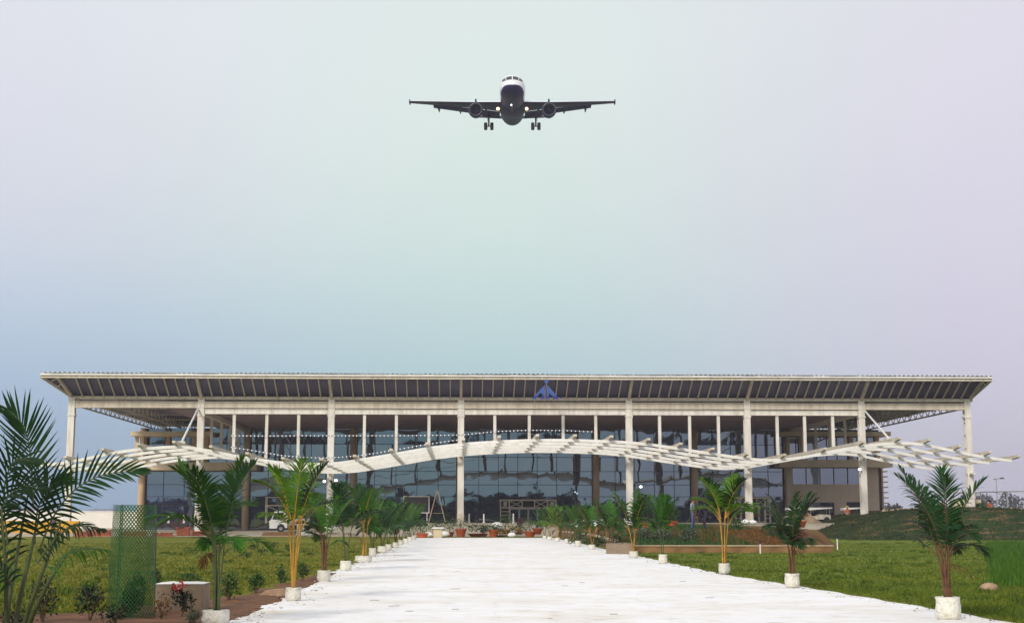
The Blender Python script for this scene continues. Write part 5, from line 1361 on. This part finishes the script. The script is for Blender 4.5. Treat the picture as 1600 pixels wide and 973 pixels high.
MB().tube([(atY(1531, 768, 150).x-p.x, 0, zr-.05), (5.5, 0, zr+.1)], .06, 8).build('pipe', 'steel_grey', t); MB().tube([(0, 0, -1), (0, 0, zr)], .10, 8).build('post', 'steel_grey', t)
p = pon(1559, 190, 1.0); t = thing('street_lamp', 'tall grey street lamp with two arms at the far right', 'street lamp', p); zr = atY(1559, 747, 190).z-1
MB().tube([(0, 0, 0), (0, 0, zr)], [.12, .07], 8).build('pole', 'steel_grey', t); MB().tube([(-.25, 0, zr-.1), (.9, 0, zr+.05)], .05, 6).build('arm', 'steel_grey', t)
MB().ball((.75, 0, zr+.02), (.35, .18, .10), 10, 6).build('lamp_head', 'mullion', t); MB().ball((-.15, 0, zr-.05), (.28, .18, .13), 10, 6).build('lamp_head', 'steel_grey', t); MB().ball((0, 0, zr*.7), (.22, .22, .22), 8, 6).build('junction_box', 'steel_grey', t)
a, b = atY(1378, 797, 139), atY(1640, 797, 139); t = thing('rubble_wall', 'long low wall of pale rubble on top of the right mound', 'wall', ((a.x+b.x)/2, 139, 2.0)); hw = (b.x-a.x)/2; m = MB(); rg = random.Random(3); x = -hw
while x < hw:
    w_ = rg.uniform(.25, .7); m.ball((x+w_/2, rg.uniform(-.1, .1), .12), (w_*.62, .35, rg.uniform(.28, .55)), 7, 5); x += w_*.8
m.build('stones', 'coping', t)
shrub('bush', 'green bush right beside the cream stand', 'bush', pon(1534, 140, 2.1), (.5, .4, .5), 160, .25, 'shrub_leaf', 301)
shrub('bush', 'dark bush on the mound left of the front right palm top', 'bush', pon(1440, 141, 2.2), (1.1, .5, .42), 260, .25, 'shrub_dark', 302)
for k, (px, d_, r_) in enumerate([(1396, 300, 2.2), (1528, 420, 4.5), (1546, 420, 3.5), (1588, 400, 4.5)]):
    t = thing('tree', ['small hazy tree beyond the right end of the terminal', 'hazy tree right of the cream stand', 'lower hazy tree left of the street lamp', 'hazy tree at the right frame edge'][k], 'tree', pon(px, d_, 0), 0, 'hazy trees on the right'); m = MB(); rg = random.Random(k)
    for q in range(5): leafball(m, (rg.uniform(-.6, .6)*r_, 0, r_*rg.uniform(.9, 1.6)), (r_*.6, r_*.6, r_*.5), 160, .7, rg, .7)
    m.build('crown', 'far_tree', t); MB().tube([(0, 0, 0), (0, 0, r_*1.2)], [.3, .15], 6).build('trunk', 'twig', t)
# woodland behind the camera, mirrored in the glass front
m = MB(); rg = random.Random(12); x = -190
while x < 190:
    h = rg.uniform(6.0, 8.0)+1.5*math.sin(x*.11)+(2.5 if -22 < x < -8 or 22 < x < 42 else 0); r_ = rg.uniform(3, 5)
    m.tube([(x, -75, 0), (x, -75, h*.7)], [.25, .15], 5); m.ball((x, -75, h*.40), (r_*1.0, 2.2, h*.46), 12, 8)
    for q in range(7): leafball(m, (x+rg.uniform(-.7, .7)*r_, -75+rg.uniform(-2, 2), h*rg.uniform(.25, .85)), (r_*.6, r_*.5, h*.22), 50, 1.3, rg, .7, .2)
    x += rg.uniform(3.5, 6)
tag(m.build('woodland', 'wood_tree'), kind='stuff')

# ------------------------------------------------------------------ AIR
hm = bpy.data.materials.new('haze'); hm.use_nodes = True; t = hm.node_tree; t.nodes.clear()
o = t.nodes.new('ShaderNodeOutputMaterial'); v = t.nodes.new('ShaderNodeVolumePrincipled')
v.inputs['Color'].default_value = (.86, .86, .95, 1); v.inputs['Density'].default_value = .00034; v.inputs['Anisotropy'].default_value = .0
t.links.new(v.outputs[0], o.inputs['Volume']); M['haze'] = hm
tag(MB().box(-800, 800, -150, 1780, -1, 84).build('haze', 'haze'), kind='stuff')
